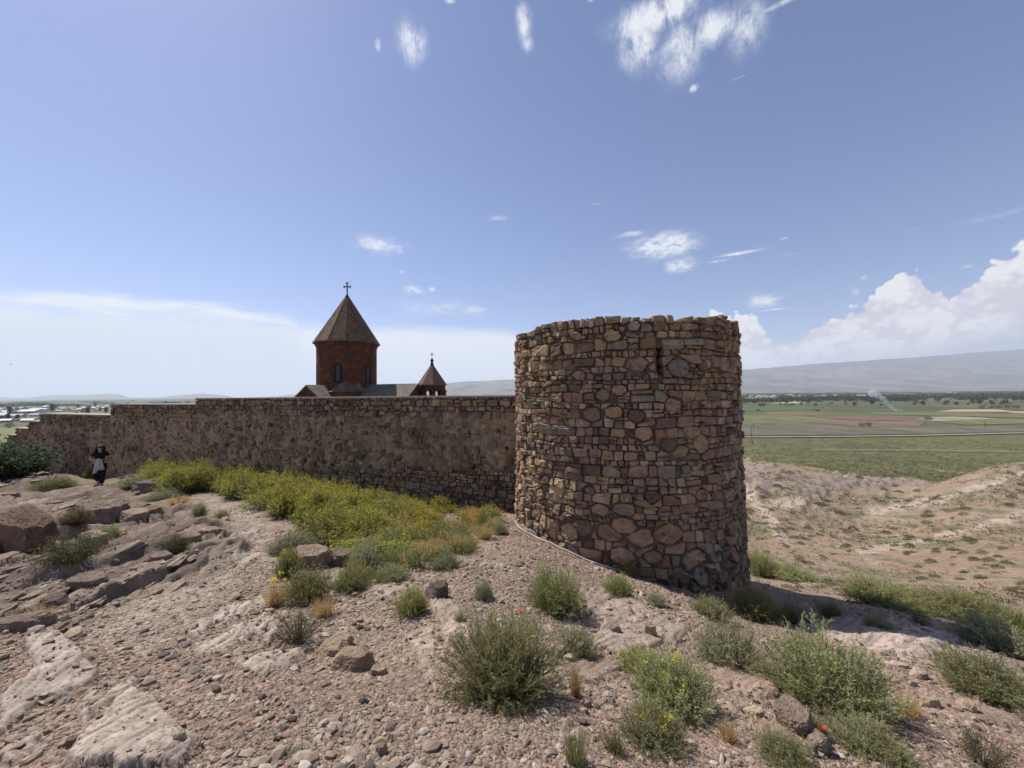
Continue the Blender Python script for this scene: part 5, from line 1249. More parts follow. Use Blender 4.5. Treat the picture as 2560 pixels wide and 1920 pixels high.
# trees of the valley
def tree_mesh(seed, H, W, n, col, leaf):
    rng = np.random.default_rng(seed); q = unit(rng.normal(size=(n, 3))); rr = rng.random((n, 1)) ** .45
    lump = 1 + .35 * vnoise(q[:, 0] * 2.2 + seed, q[:, 1] * 2.2, q[:, 2] * 2.2, seed)[:, None]
    p = q * rr * lump * np.array([W / 2, W / 2, H * .40]) + np.array([0, 0, H * .58]); p[:, 2] = np.maximum(p[:, 2], H * .14)
    V, F, c = leaves(rng, p, q, leaf, leaf * .8, np.tile(col, (n, 1)), .8, .3)
    return V, F, c
def trunk_mesh(H): mb = MB(); mb.tube([(0, 0, -.5), (0, 0, H * .3), (H * .02, 0, H * .62)], [H * .035, H * .028, H * .012], 6); return mb
def build_trees():
    rng = np.random.default_rng(31); TM = flat_mat('bark', (.10,.08,.06))
    kinds = [(7, 6.5, (.055,.075,.035)), (9, 7, (.048,.066,.034)), (5, 6.5, (.075,.09,.04)), (14, 4, (.05,.07,.035)), (3.2, 4.6, (.07,.085,.035))]
    crowns = []
    for k, (H, W, c) in enumerate(kinds):
        V, F, cc = tree_mesh(200 + k, H, W, 260, np.array(c), H * .13); crowns.append((np_data('crown', V, [F], M_LEAF, cols=cc), trunk_mesh(H).data('trunk', TM)))
    def tree(px, py, k, label, group, s=1.0):
        q = on_plain(px, py); o = empty('tree', q, label, 'tree', group, rng.uniform(0, 6.28)); o.scale = (s, s, s * rng.uniform(.85, 1.15))
        link('crown', crowns[k][0], o); link('trunk', crowns[k][1], o)
    tree(1856, 1036, 1, 'dark tree beside the right edge of the tower on the plain', None, .8)
    tree(1895, 1028.5, 4, 'round lone tree on the green field right of the tower', None, 1.3)
    tree(2044, 1030, 4, 'lone tree between the green field and the ploughed field', None, 1.5)
    tree(2320, 1053, 2, 'lone bushy tree at the edge of the pale bare field', None, 1.1)
    for px in (2155, 2172): tree(px, 1068, 4, 'olive bush beside the ploughed field on the plain', 'two olive bushes by the ploughed field', 1.15)
    for px in (2455, 2478, 2497, 2520, 2543): tree(px, 1022.5, 4, 'round bush in the row behind the tan field', 'row of round bushes behind the tan field', 1.9)
    g = 'trees scattered over the plain on the right'
    for _ in range(150):
        y = 999 + 19 * rng.random() ** 1.3; px = rng.uniform(1840, 2600); tree(px, y - (px - 1840) * .006, int(rng.choice([0, 1, 2, 4])), 'dark green tree among others on the plain right of the tower', g, rng.uniform(.7, 1.25))
    g = 'trees among the village roofs on the left'
    for _ in range(120):
        px = rng.uniform(-50, 500); y = 1007 + 55 * rng.random() ** 1.5; tree(px, y, int(rng.choice([0, 1, 2, 3, 4])), 'dark green tree among the village houses on the left plain', g, rng.uniform(.75, 1.3) * (.75 if y > 1040 else 1))
    tree(22, 1072, 2, 'dense round tree below the nearest village house at the left edge', None, 1.25); tree(138, 1023, 1, 'tall dark tree left of two behind the stepped wall', None, 1.6); tree(195, 1021, 1, 'tall dark tree right of two behind the stepped wall', None, 1.5)
    # far woods that read as one mass
    parts = []
    for side, (a0, a1), ys in ((1, (1300, 2620), (980, 1004)), (-1, (-80, 760), (982, 996))):
        for _ in range(8500 if side > 0 else 2600):
            px = rng.uniform(a0, a1); y = ys[0] + (ys[1] - ys[0]) * rng.random() ** 1.1 + (2200 - px) * .0105
            if fbm(np.array([px * .012]), np.array([y * .22]), None, 2, 17)[0] < -.22: continue
            q = on_plain(px, y)
            if np.linalg.norm(q) > 6150 or q[2] > 0: continue
            n = 9; p = rng.normal(0, 1, (n, 3)) * np.array([6, 3, 1.9]) + np.array([0, 0, 4.2]); p[:, 2] = np.clip(p[:, 2], .8, 11)
            parts.append(leaves(rng, p + q, rng.normal(size=(n, 3)), 4.4, 3.2, np.tile([[.045,.06,.032]], (n, 1)) * rng.uniform(.75, 1.35), .8, .25))
    V, F, c = cat3(parts); tag(np_obj('far_woods', V, [F], M_LEAF, cols=c), 'dark belt of woods across the far plain', 'woods', kind='stuff')
build_trees()

# village houses
def build_houses():
    rng = np.random.default_rng(12); roofs = [flat_mat('sheet_metal_roof', (.66,.66,.67), .45, .08, 1.0), flat_mat('grey_roof', (.36,.36,.37), .6), flat_mat('fibre_roof', (.50,.47,.44), .8)]
    walls = [flat_mat('house_plaster', (.42,.37,.31)), flat_mat('house_tuff', (.27,.2,.165)), flat_mat('house_white', (.66,.64,.6))]; M_O = flat_mat('opening', (.05,.05,.06))
    var = []
    for k, (L, W, H, rise) in enumerate(((14, 10, 3.4, 1.8), (11, 8, 3.2, 1.3), (18, 9, 3.6, 1.6))):
        w = MB(); w.box(-L / 2, L / 2, -W / 2, W / 2, -1, H); w.add([(-L / 2, -W / 2, H), (-L / 2, W / 2, H), (-L / 2, 0, H + rise)], [(0, 1, 2)]); w.add([(L / 2, -W / 2, H), (L / 2, W / 2, H), (L / 2, 0, H + rise)], [(0, 1, 2)])
        r = MB(); e = .7
        for s in (-1, 1):
            q = [(-L / 2 - e, 0, H + rise + .02), (L / 2 + e, 0, H + rise + .02), (L / 2 + e, s * (W / 2 + e), H - .25), (-L / 2 - e, s * (W / 2 + e), H - .25)]; q2 = [(a, b, c + .15) for a, b, c in q]
            r.add(q + q2, [(0,1,2,3),(4,7,6,5),(0,4,5,1),(1,5,6,2),(2,6,7,3),(3,7,4,0)])
        o = MB()
        for x in (-L * .3, 0, L * .3):
            o.box(x - .6, x + .6, -W / 2 - .04, -W / 2 + .05, 1.0, 2.4)
        var.append((w, r, o))
    cache = {}
    def house(px, py, k, ro, wa, label, group, s, rz):
        if (k, ro, wa) not in cache: cache[k, ro, wa] = (var[k][0].data('walls', walls[wa]), var[k][1].data('roof', roofs[ro]), var[k][2].data('windows', M_O))
        o = empty('house', on_plain(px, py), label, 'house', group, rz); o.scale = (s, s, s)
        for nm, me in zip(('walls', 'roof', 'windows'), cache[k, ro, wa]): link(nm, me, o)
    g = 'village houses on the plain at the left'
    spots = [(12,1057,30,0),(72,1055,22,0),(46,1053,18,2),(30,1049,28,1),(8,1038,16,0),(24,1034,18,0),(50,1033,20,0),(71,1033,24,0),(12,1043,20,1),(46,1043,22,2),(92,1031,24,0),(110,1029,26,0),(118,1020.5,17,0),(57,1024,16,1),(28,1025,16,2),(5,1025,14,0),(146,1025,14,1),(200,1026,12,0),
             (212,1022,11,0),(230,1021.5,12,0),(248,1020,10,0),(262,1022,14,0),(268,1017,9,0),(178,1027,10,2),(160,1024,12,2),(95,1041,20,1),(30,1030,18,2),(64,1028,14,2),(86,1025,12,1),(10,1030,16,1),(150,1030,14,1),(415,999.5,9,0),(330,1001,6,0),(370,1001.5,6,0),(240,1027,12,1),(128,1026,12,1)]
    for px, py, w, ro in spots:
        d = float(on_plain(px, py) @ FW); s = min(max(w * d / FPX / 14, .55), 2.2)
        house(px, py, int(rng.integers(3)), ro, int(rng.integers(3)), 'low house with a pale roof in the village on the left plain' if ro != 1 else 'low house with a grey roof in the village on the left plain', g, s, rng.normal(0, .5))
    g = 'village houses on the plain right of the tower'
    for px, py in ((1878,992),(1896,993),(1912,993),(1933,993),(1974,989.5),(1981,993),(2002,993),(2010,992.5),(2042,993),(2056,991.5),(2058,992.8),(2088,990),(2148,990),(2185,991),(2158,991),(2370,983),(2390,983)):
        d = float(on_plain(px, py) @ FW); house(px, py, int(rng.integers(3)), int(rng.choice([0, 0, 2])), 2, 'small white house in the village on the far plain right of the tower', g, min(10 * d / FPX / 14, 1.7), rng.normal(0, .4))
    # slender white minaret in that village
    q = on_plain(1934, 992.5); k = float(q @ FW) / FPX; root = empty('minaret', q, 'slender white minaret in the far village right of the tower', 'minaret'); WM = walls[2]
    mb = MB(); mb.tube([(0, 0, -1), (0, 0, 8 * k)], [.75 * k, .6 * k], 10); mb.build('shaft', WM, root); mb = MB(); mb.tube([(0, 0, 7 * k), (0, 0, 7.4 * k)], 1.0 * k, 10); mb.build('gallery', WM, root); mb = MB(); mb.cone(ngon(8, .6 * k), 8 * k, (0, 0, 10.5 * k)); mb.build('cap', WM, root)
    # power poles by the railway
    MW = flat_mat('tarred_wood', (.07,.06,.05))
    for px, yb, yt, lb in ((1881,1110,1067,'tall dark power pole standing near the road right of the tower'), (1885,1080,1060,'second dark power pole farther off beyond the road'), (2463,1071,1055,'dark power pole far right on the plain by the meadow')):
        q = on_plain(px, yb); m = float(q @ FW) / FPX; H = (yb - yt) * m; root = empty('power_pole', q, lb, 'pole')
        mb = MB(); mb.tube([(0, 0, -.5), (-H * .06, 0, H)], [.16, .11], 8); mb.build('post', MW, root); mb = MB(); mb.box(-H * .055 - .9, -H * .055 + .9, -.08, .08, H * .93, H * .93 + .14); mb.build('crossarm', MW, root)
build_houses()

# smoke of a field fire: soft puffs of thin vapour
def build_smoke():
    m = bpy.data.materials.new('smoke'); m.use_nodes = True; nt = m.node_tree; nt.nodes.remove(nt.nodes['Principled BSDF'])
    v = nt.nodes.new('ShaderNodeVolumePrincipled'); v.inputs['Color'].default_value = (.85,.87,.92,1); v.inputs['Density'].default_value = .085
    nt.links.new(v.outputs[0], nt.nodes['Material Output'].inputs['Volume'])
    base = on_plain(2246, 1028); k = float(base @ FW) / FPX; mb = MB(); V0, F0 = ico(2)
    root = empty('smoke', base); tag(root, 'thin plume of pale smoke drifting from a field fire', 'smoke', kind='stuff')
    for i, (px, py, r) in enumerate(((2252,1026.5,3.0),(2243,1026.5,3.4),(2237,1025,3.8),(2230,1019,4.2),(2224,1012,4.8),(2217,1004,5.6),(2208,996,6.6),(2197,988,7.8),(2183,982,9.5))):
        rel = np.array([(px - 2246) * k, 0, (1028 - py) * k]); s = 1 + .25 * vnoise(V0[:, 0] * 1.7 + i, V0[:, 1] * 1.7, V0[:, 2] * 1.7, i)
        b = MB(); b.add(V0 * s[:, None] * np.array([r * 1.2, r * .9, r * 1.15]) * k + rel, F0); o = b.build('puff', m, root, smooth=True); o['kind'] = 'stuff'
build_smoke()

# a soaring bird
def build_bird():
    p = P(np.array(27.0), np.array(911.0), np.array(62.0)); root = empty('bird', p, 'dark bird soaring low in the sky at the far left', 'bird', rz=.4); M = flat_mat('dark_feathers', (.06,.055,.05))
    mb = MB(); mb.tube([(0, -.16, 0), (0, -.11, .01), (0, 0, 0), (0, .12, 0), (0, .24, .005)], [.012, .03, .045, .03, .006], 8); mb.add([(-.012, .1, 0), (.012, .1, 0), (.06, .28, 0), (-.06, .28, 0), (-.012, .1, .012), (.012, .1, .012), (.06, .28, .006), (-.06, .28, .006)], [(0,3,2,1),(4,5,6,7),(1,2,6,5),(3,0,4,7),(2,3,7,6)])
    for s in (-1, 1):
        V = []
        for i in range(7):
            u = i / 6; ch = .12 * (1 - u) ** .6 + .015; y = -.04 + .05 * u; z = .10 * math.sin(u * 2.0) - .03 * u
            V += [(s * .36 * u, y - ch / 2, z), (s * .36 * u, y + ch / 2, z), (s * .36 * u, y, z + .014 * (1 - u))]
        mb.add(V, [(i * 3 + a, i * 3 + b, i * 3 + 3 + b, i * 3 + 3 + a) for i in range(6) for a, b in ((0, 1), (1, 2), (2, 0))])
    mb.build('body', M, root, smooth=True)
build_bird()
# ------------------------------------------------------------------ the walking person
def skin(name, verts, edges, radii, mat, parent, sub=2, root_i=0):
    me = bpy.data.meshes.new(name); me.from_pydata([tuple(v) for v in verts], edges, []); me.materials.append(mat)
    o = link(name, me, parent); md = o.modifiers.new('skin', 'SKIN'); md.use_smooth_shade = True
    for i, r in enumerate(radii):
        sv = me.skin_vertices[0].data[i]; sv.radius = (r, r) if not isinstance(r, tuple) else r; sv.use_root = (i == root_i)
    s = o.modifiers.new('sub', 'SUBSURF'); s.levels = sub; s.render_levels = sub; return o
def build_person():
    p, m = hit(249, 1216); rz = math.atan2(p.x, -p.y) * 1.0
    rz = math.atan2(-p.x, p.y) * .9                             # turn the local -Y to the eye
    root = empty('person', p, 'person in black clothes, cap and sunglasses walking on the path, holding a pale jacket', 'person', rz=rz)
    SK = flat_mat('bare_skin', (.50,.30,.22), .55, .06); BK = flat_mat('black_cotton', (.012,.012,.014), .9, .2); HR = flat_mat('dark_hair', (.022,.014,.011), .6, .3, 30)
    CP = flat_mat('faded_cap', (.16,.13,.12), .9); GL = flat_mat('dark_lens', (.01,.01,.012), .1, .0); SH = flat_mat('black_shoe', (.012,.012,.012), .6)
    V, E, Rd = [], [], []
    def vert(x, y, z, r, par=None):
        V.append((x, y, z)); Rd.append(r)
        if par is not None: E.append((par, len(V) - 1))
        return len(V) - 1
    pel = vert(0, 0, .93, .115); sp = vert(0, .005, 1.10, .105, pel); ch = vert(0, -.005, 1.27, (.135, .105), sp); nb = vert(0, .01, 1.405, .052, ch); nt_ = vert(0, -.005, 1.465, .05, nb)
    jaw = vert(0, -.025, 1.515, (.062, .07), nt_); hd = vert(0, -.012, 1.575, (.076, .09), jaw); vert(0, -.008, 1.635, (.066, .08), hd)
    vert(0, -.105, 1.555, .013, hd)                             # nose
    for s in (-1, 1): vert(s * .082, .0, 1.56, .014, hd)         # ears
    for s, ex, ez, wx in ((-1, .285, 1.13, .09), (1, .275, 1.12, .09)):
        sh = vert(s * .165, .005, 1.355, .052, ch); el = vert(s * ex, .03, ez, .038, sh); fa = vert(s * (ex * .55 + wx * .45), -.12, ez - .02, .033, el); wr = vert(s * wx, -.215, ez - .02, .024, fa)
        pa = vert(s * (wx - .05), -.25, ez - .015, (.030, .018), wr)
        for f in range(4):
            a = -.026 + .017 * f; L = (.05, .058, .055, .042)[f]
            k1 = vert(s * (wx - .075), -.272, ez - .02 + a, .0092, pa); k2 = vert(s * (wx - .095), -.262 + .004 * f, ez - .03 + a, .0086, k1); vert(s * (wx - .095) + s * .012, -.243, ez - .036 + a, .0078, k2)
        th = vert(s * (wx - .045), -.262, ez + .028, .0105, wr); vert(s * (wx - .075), -.277, ez + .036, .009, th)
    hr = vert(.085, 0, .87, .085, pel); kr = vert(.075, -.045, .48, .056, hr); ar = vert(.055, -.01, .085, .038, kr); vert(.06, -.13, .035, .034, ar)
    hl = vert(-.085, 0, .87, .085, pel); kl = vert(-.115, -.11, .50, .056, hl); al = vert(-.055, .20, .20, .038, kl); vert(-.055, .12, .06, .034, al)
    skin('body', V, E, Rd, SK, root)
    tv = [(0,.0,.90),(0,.005,1.08),(0,-.005,1.26),(0,.01,1.385),(-.165,.005,1.36),(-.235,.018,1.225),(.165,.005,1.36),(.232,.018,1.22)]
    skin('t_shirt', tv, [(0,1),(1,2),(2,3),(2,4),(4,5),(2,6),(6,7)], [.152,(.138,.13),(.162,.132),.072,.078,.066,.078,.066], BK, root, 2)
    lv = [(0,0,.93),(.09,0,.86),(.085,-.04,.50),(.058,-.008,.12),(-.09,0,.86),(-.125,-.10,.52),(-.058,.185,.235)]
    skin('trousers', lv, [(0,1),(1,2),(2,3),(0,4),(4,5),(5,6)], [.155,.118,.092,.075,.118,.095,.075], BK, root, 2)
    for s, q in ((1, [(.055,.02,.06),(.058,-.07,.045),(.062,-.15,.035)]), (-1, [(-.055,.215,.17),(-.055,.17,.10),(-.055,.115,.05)])):
        skin('shoe', q, [(0,1),(1,2)], [.052,.05,.042], SH, root, 2)
    # curly shoulder-length hair: many small locks round the head
    rng = np.random.default_rng(4); mb = MB()
    for k in range(120):
        a = rng.uniform(rad(-35), rad(215)); x, y = math.cos(a), math.sin(a)            # open towards the face
        if y < -.35: continue
        w = rng.uniform(.95, 1.25); z0 = rng.uniform(1.57, 1.66); L = rng.uniform(.14, .27); pts = []
        for i in range(6):
            u = i / 5; sw = .014 * math.sin(u * 11 + k); pts.append((x * (.072 + .05 * u) * w + sw, -.004 + y * (.083 + .035 * u) * w + sw, z0 - L * u))
        mb.tube(pts, [.018, .022, .024, .022, .018, .006], 5)
    mb.build('hair', HR, root, smooth=True)
    V0, F0 = ico(3); mb = MB(); up = V0[:, 2] > -.12; q = V0 * np.array([.095, .108, .088]); q[:, 2] = np.maximum(q[:, 2], -.012); mb.add(q + np.array([0, -.012, 1.615]), F0)
    br = [(-.075,-.085),(-.055,-.15),(0,-.178),(.055,-.15),(.075,-.085)]; b0 = [(x, y, 1.607 - abs(x) * .12) for x, y in br]; mb.add(b0 + [(x, y, z + .012) for x, y, z in b0], [(4,3,2,1,0),(5,6,7,8,9)] + [(i, i + 1, i + 6, i + 5) for i in range(4)]); mb.build('cap', CP, root, smooth=True)
    mb = MB()
    for s in (-1, 1): mb.prism([(s * .008, -.115), (s * .062, -.1), (s * .064, -.093), (s * .008, -.105)], 1.562, 1.596)
    mb.box(-.009, .009, -.113, -.107, 1.583, 1.590)
    for s in (-1, 1): mb.tube([(s * .063, -.096, 1.587), (s * .085, -.03, 1.585), (s * .086, .02, 1.575)], .004, 5)
    mb.build('sunglasses', GL, root)
    mb = MB(); mb.tube([(-.022, -.098, 1.527), (0, -.102, 1.526), (.022, -.098, 1.527)], [.003, .006, .003], 6); mb.build('mouth', flat_mat('lips', (.36,.15,.13), .5), root)
    # the jacket gathered in both hands and hanging down
    jr = empty('jacket', root.location, 'pale grey jacket hanging from the hands of the walking person', 'jacket', rz=rz); nu, nv = 26, 22; Vv = []
    for lay in (0, 1):
        for j in range(nv):
            v = j / (nv - 1); hw = .07 + .095 * v ** .7
            for i in range(nu):
                u = i / (nu - 1) * 2 - 1; zl = .46 + (.10 if u < -.35 else -.02 * u)
                y = -.275 - .04 * math.cos(u * 1.5) - .022 * math.sin(u * 9 + v * 3) * (.3 + v) + (.055 if lay else 0) * math.cos(u * 1.57) ** .5
                Vv.append((u * hw - .01, y, 1.14 + .035 * math.cos(u * 1.5) - zl * v))
    F = []; N = nu * nv
    for j in range(nv - 1):
        for i in range(nu - 1):
            a = j * nu + i; F += [(a, a + nu, a + nu + 1, a + 1), (a + N, a + 1 + N, a + nu + 1 + N, a + nu + N)]
    for i in range(nu - 1): F += [(i, i + 1, i + 1 + N, i + N), ((nv - 1) * nu + i, (nv - 1) * nu + i + N, (nv - 1) * nu + i + 1 + N, (nv - 1) * nu + i + 1)]
    for j in range(nv - 1): F += [(j * nu, j * nu + N, (j + 1) * nu + N, (j + 1) * nu), (j * nu + nu - 1, (j + 1) * nu + nu - 1, (j + 1) * nu + nu - 1 + N, j * nu + nu - 1 + N)]
    mb = MB(); mb.add(Vv, F); mb.build('cloth', flat_mat('pale_cloth', (.50,.46,.45), .9, .08), jr, smooth=True)
build_person()
# ------------------------------------------------------------------ air, sky, sun, camera
SUN_AZ, SUN_EL = rad(-54), rad(54)        # measured from +Y towards +X
HAZE = 6.2e-5
def build_haze():
    m = bpy.data.materials.new('haze'); m.use_nodes = True; nt = m.node_tree; nt.nodes.remove(nt.nodes['Principled BSDF'])
    v = nt.nodes.new('ShaderNodeVolumePrincipled'); v.inputs['Color'].default_value = (.80,.88,1.0,1); v.inputs['Density'].default_value = HAZE; v.inputs['Anisotropy'].default_value = .1
    nt.links.new(v.outputs[0], nt.nodes['Material Output'].inputs['Volume'])
    top = max((o.matrix_world @ Vector(c)).z for o in scene.objects if o.type == 'MESH' and o.name.startswith('mountain') for c in o.bound_box) + 30
    mb = MB(); s = 26500; mb.box(-s, s, -s, s, PLAIN_Z - 6.5, top)
    tag(mb.build('haze', m), 'thin summer haze over the valley', 'haze', kind='stuff')
build_haze()

def build_world():
    w = bpy.data.worlds.new('World'); scene.world = w; w.use_nodes = True; nt = w.node_tree; bg = nt.nodes['Background']
    sky = nt.nodes.new('ShaderNodeTexSky'); sky.sky_type = 'NISHITA'; sky.sun_disc = False; sky.sun_elevation = SUN_EL; sky.sun_rotation = SUN_AZ
    sky.altitude = 900; sky.air_density = 1.0; sky.dust_density = .7; sky.ozone_density = 2.0
    S = .092; bg.inputs['Strength'].default_value = S
    g = nt.nodes.new('ShaderNodeTexCoord').outputs['Generated']; sp = nt.nodes.new('ShaderNodeSeparateXYZ'); nt.links.new(g, sp.inputs[0]); x, y, z = sp.outputs
    M = lambda op, a, b=None, c=None, clamp=False: mth(nt, op, a, b, c, clamp)
    az = M('ARCTAN2', x, y); el = M('ARCSINE', z)
    cv = nt.nodes.new('ShaderNodeCombineXYZ'); nt.links.new(az, cv.inputs[0]); nt.links.new(el, cv.inputs[1]); ae = cv.outputs[0]
    def curve(points):
        """elevation of a cloud edge as a function of azimuth, both given as pixels of the view"""
        ps = sorted(azel(a, b) for a, b in points); n = nt.nodes.new('ShaderNodeFloatCurve'); c = n.mapping.curves[0]; n.mapping.use_clip = False
        q = [((a + 1.2) / 2.4, e) for a, e in ps]; q = [(0.0, q[0][1])] + q + [(1.0, q[-1][1])]
        while len(c.points) < len(q): c.points.new(.5, .5)
        for pt, (a, e) in zip(c.points, q): pt.location = (a, e); pt.handle_type = 'VECTOR'
        n.mapping.update(); nt.links.new(M('DIVIDE', M('ADD', az, 1.2), 2.4), n.inputs[1]); return n.outputs[0]
    nz = lambda sx, sy, sc, det=6, ro=.6, rz=0, dist=0: noise(nt, stretched(nt, ae, sx, sy, 1, rz), sc, det, ro, dist=dist)
    # wisps and small clouds
    dens = None
    for px, py, rx, ry, s in ((1640,40,110,90,1.2),(1600,110,50,90,1.0),(1700,120,60,110,.8),(1780,70,70,80,.95),(1870,60,50,110,.7),(1950,10,60,40,.8),(1030,105,34,48,1.0),(945,110,9,14,.85),(1308,60,18,52,.95),(1318,110,16,24,.8),(1735,220,11,14,.9),(1845,195,34,14,.6),(1125,2,14,6,.8),(1475,2,8,6,.8),
        (1655,615,78,44,1.25),(1700,662,40,26,.9),(1580,585,40,14,.7),(1850,633,62,15,1.1),(1800,652,30,8,.7),(1960,638,42,8,1.0),(1960,596,14,6,.8),(945,612,62,16,.78),(1000,622,20,10,.6),(1038,725,24,11,1.1),(1080,723,8,6,.9),(1905,752,40,22,1.0),(1925,775,50,8,.7),(1005,680,8,5,.6),
        (1100,770,120,22,.5),(1185,776,34,16,.6),(515,932,18,5,.8),(1012,886,18,8,1.0),(1245,545,30,8,.45),(1490,510,20,6,.4),(2300,570,50,12,.5),(2160,695,12,10,.7),(2140,730,14,14,.6),(2420,665,16,8,.6),(2480,540,120,40,.35),(700,790,40,6,.6)):
        a, e = azel(px, py); a1, e1 = azel(px + rx, py - ry); sa, se = abs(a1 - a) * 1.05, abs(e1 - e) * 1.05
        u = M('DIVIDE', M('SUBTRACT', az, a), sa); v = M('DIVIDE', M('SUBTRACT', el, e), se)
        gs = M('MULTIPLY', M('EXPONENT', M('MULTIPLY', M('MULTIPLY_ADD', u, u, M('MULTIPLY', v, v)), -1.0)), s)
        dens = gs if dens is None else M('MAXIMUM', dens, gs)
    hi = maprange(nt, el, .35, .5); flat_n = nz(1.0, 2.4, 30, 9, .72, rad(14), .8); tall_n = nz(1.35, .95, 19, 11, .74, rad(-30), .7)
    mixn = M('ADD', M('MULTIPLY', flat_n, M('SUBTRACT', 1.0, hi)), M('MULTIPLY', tall_n, hi))
    fine = M('MULTIPLY_ADD', mixn, .80, M('MULTIPLY', nz(1, 1.4, 11, 7, .65, rad(20), 1.0), .42))
    wisp = maprange(nt, M('MULTIPLY', dens, M('SUBTRACT', M('MULTIPLY', fine, 4.4), 1.75)), .08, 1.15)
    # bank of thin white cloud low on the left
    lay1 = curve([(-60,708),(0,713),(150,716),(300,735),(450,742),(520,741),(600,762),(700,780),(745,793),(760,830),(800,900)])
    lay2 = curve([(-60,760),(300,770),(500,782),(700,800),(900,806),(1000,810),(1150,815),(1300,822),(1500,835),(1900,850),(2600,850)])
    wob = M('MULTIPLY', M('SUBTRACT', nz(1, 3.6, 10, 10, .68, rad(4), .4), .5), .085)
    t1 = M('SUBTRACT', M('ADD', lay1, M('MULTIPLY', wob, .55)), el); t2 = M('SUBTRACT', M('ADD', lay2, M('MULTIPLY', wob, .45)), el)
    tex = maprange(nt, nz(1, 6.5, 6, 9, .66, rad(3), .5), .34, .64, .30, 1.0)
    b1 = M('MULTIPLY', M('MULTIPLY', maprange(nt, t1, -.004, .022), maprange(nt, t1, .055, .11, 1.0, .62)), tex)
    b2 = M('MULTIPLY', maprange(nt, t2, -.006, .03), .86)
    lim = maprange(nt, az, .35, .75, 1.0, .0); bank = M('MULTIPLY', M('MAXIMUM', b1, b2), lim)
    # heaped clouds over the mountain on the right
    top = curve([(1500,840),(1700,805),(1780,790),(1840,779),(1870,779),(1902,798),(1918,838),(1960,850),(2000,832),(2040,802),(2087,783),(2100,795),(2146,757),(2208,714),(2244,672),(2296,668),(2341,690),(2330,722),(2374,740),(2392,717),(2452,692),(2470,655),(2491,650),(2504,632),(2533,618),(2560,610),(2700,560)])
    def billow(sc, sy):
        v = nt.nodes.new('ShaderNodeTexVoronoi'); v.feature = 'SMOOTH_F1'; v.inputs['Scale'].default_value = sc; v.inputs['Smoothness'].default_value = .35
        wv = nt.nodes.new('ShaderNodeVectorMath'); wv.operation = 'ADD'; nt.links.new(stretched(nt, ae, 1, sy, 1), wv.inputs[0])
        nn = nt.nodes.new('ShaderNodeTexNoise'); nn.inputs['Scale'].default_value = sc * .8; nn.inputs['Detail'].default_value = 3; nt.links.new(ae, nn.inputs['Vector'])
        sb = nt.nodes.new('ShaderNodeVectorMath'); sb.operation = 'MULTIPLY_ADD'; nt.links.new(nn.outputs['Color'], sb.inputs[0]); sb.inputs[1].default_value = (.7 / sc,) * 3; sb.inputs[2].default_value = (0, 0, 0); nt.links.new(sb.outputs[0], wv.inputs[1])
        nt.links.new(wv.outputs[0], v.inputs['Vector']); return M('SUBTRACT', .45, v.outputs['Distance'])
    bl1, bl2, bl3 = billow(17, 1.15), billow(38, 1.2), billow(85, 1.2)
    bill = M('MULTIPLY_ADD', bl1, .5, M('MULTIPLY_ADD', bl2, .32, M('MULTIPLY', bl3, .2)))
    puff = M('MULTIPLY', bill, .075); puff_old = M('ADD', M('MULTIPLY', M('SUBTRACT', nz(1, 1.1, 22, 2, .5, 0, .3), .5), .075), M('MULTIPLY', M('SUBTRACT', nz(1, 1.1, 70, 5, .6, 0, .3), .5), .042))
    t3 = M('SUBTRACT', M('ADD', top, puff), el)
    cum = M('MULTIPLY', maprange(nt, t3, .0, .007), maprange(nt, az, .36, .5))
    ripple = nz(1, 2.6, 13, 8, .66, rad(16), .7)
    low = curve([(1500,930),(1860,912),(2000,900),(2200,876),(2400,842),(2560,818)])
    grey = maprange(nt, M('ADD', M('SUBTRACT', low, el), M('MULTIPLY', M('SUBTRACT', ripple, .5), .12)), -.02, .045)
    W = .83 / S
    lit = mixc(nt, maprange(nt, M('MULTIPLY_ADD', bill, 1.0, M('MULTIPLY', nz(1, 1.3, 17, 8, .68, 0, .4), .6)), .12, .34), (.70 * W, .65 * W, .71 * W), (.95 * W, .93 * W, .93 * W))
    sh = mixc(nt, maprange(nt, ripple, .40, .60), (.36 * W, .375 * W, .50 * W), (.74 * W, .73 * W, .78 * W))
    ccol = mixc(nt, grey, lit, sh)
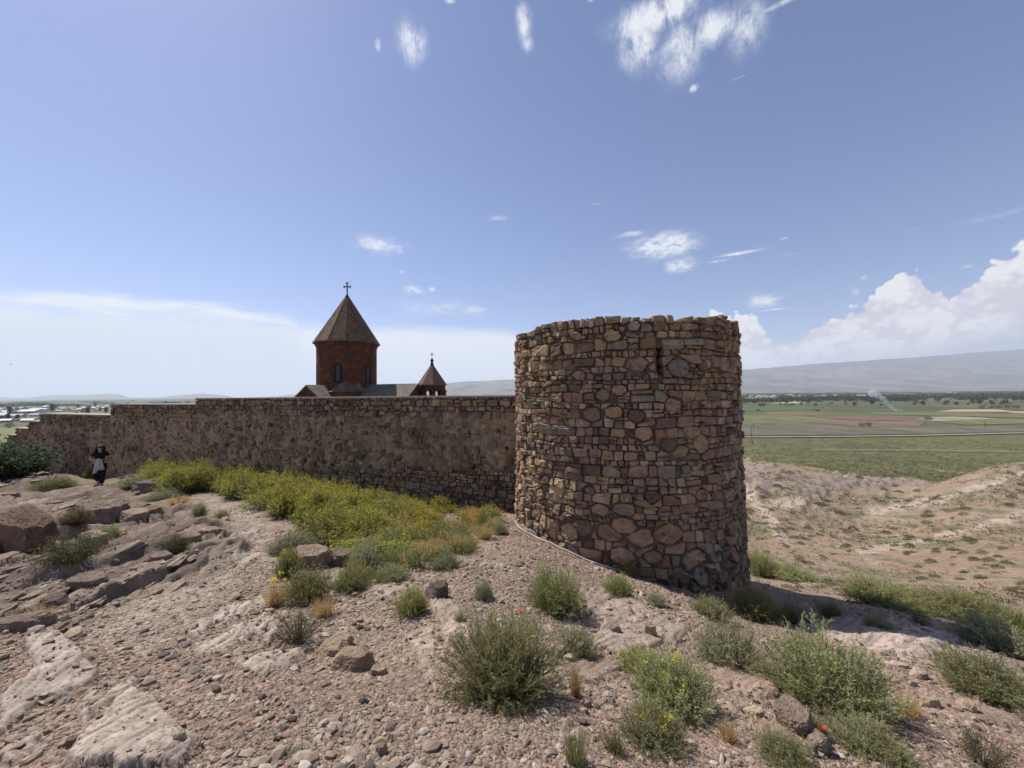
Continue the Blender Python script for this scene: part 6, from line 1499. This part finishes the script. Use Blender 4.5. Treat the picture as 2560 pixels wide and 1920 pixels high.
    patch = nz(1, 4.2, 6, 4, .5, rad(14)); ccol = mixc(nt, M('MULTIPLY', maprange(nt, patch, .62, .70), maprange(nt, el, .0, .25, .8, .0)), ccol, (.40 * W, .41 * W, .50 * W))
    skyc = mixc(nt, 1.0, sky.outputs[0], (1.03, 1.0, 1.16), 'MULTIPLY')
    haz = mixc(nt, maprange(nt, el, .0, .10, .55, 0.0), skyc, (.60 * W, .66 * W, .78 * W))
    c = mixc(nt, bank, haz, mixc(nt, maprange(nt, t1, .0, .09), (.97 * W, .99 * W, 1.02 * W), (.83 * W, .86 * W, .93 * W)))
    c = mixc(nt, M('MULTIPLY', wisp, .9), c, (.90 * W, .92 * W, .97 * W))
    ccol = mixc(nt, maprange(nt, M('SUBTRACT', el, low), .0, -.04, .0, .85), ccol, (.38 * W, .39 * W, .50 * W)); c = mixc(nt, cum, c, ccol)
    nt.links.new(c, bg.inputs['Color'])
build_world()

sun = bpy.data.lights.new('sun', 'SUN'); sun.energy = 5.0; sun.angle = rad(.53); sun.color = (1, .955, .89)
so = bpy.data.objects.new('sun', sun); COL.objects.link(so)
sd = Vector((math.sin(SUN_AZ) * math.cos(SUN_EL), math.cos(SUN_AZ) * math.cos(SUN_EL), math.sin(SUN_EL)))
so.rotation_euler = sd.to_track_quat('Z', 'Y').to_euler(); so.location = sd * 30

cam = bpy.data.cameras.new('camera'); cam.sensor_width = 36; cam.lens = 36 * FPX / 2560; cam.clip_start = .05; cam.clip_end = 80000
co = bpy.data.objects.new('camera', cam); COL.objects.link(co)
co.matrix_world = Matrix(((RT[0], UP[0], -FW[0], 0), (RT[1], UP[1], -FW[1], 0), (RT[2], UP[2], -FW[2], 0), (0, 0, 0, 1)))
scene.camera = co
vs = scene.view_settings; vs.view_transform = 'Standard'; vs.look = 'None'; vs.exposure = 0.28; vs.gamma = 1.0
cy = scene.cycles; cy.use_denoising = True; cy.max_bounces = 6; cy.diffuse_bounces = 3; cy.volume_bounces = 1; cy.transparent_max_bounces = 12; cy.use_adaptive_sampling = True; cy.adaptive_threshold = .015
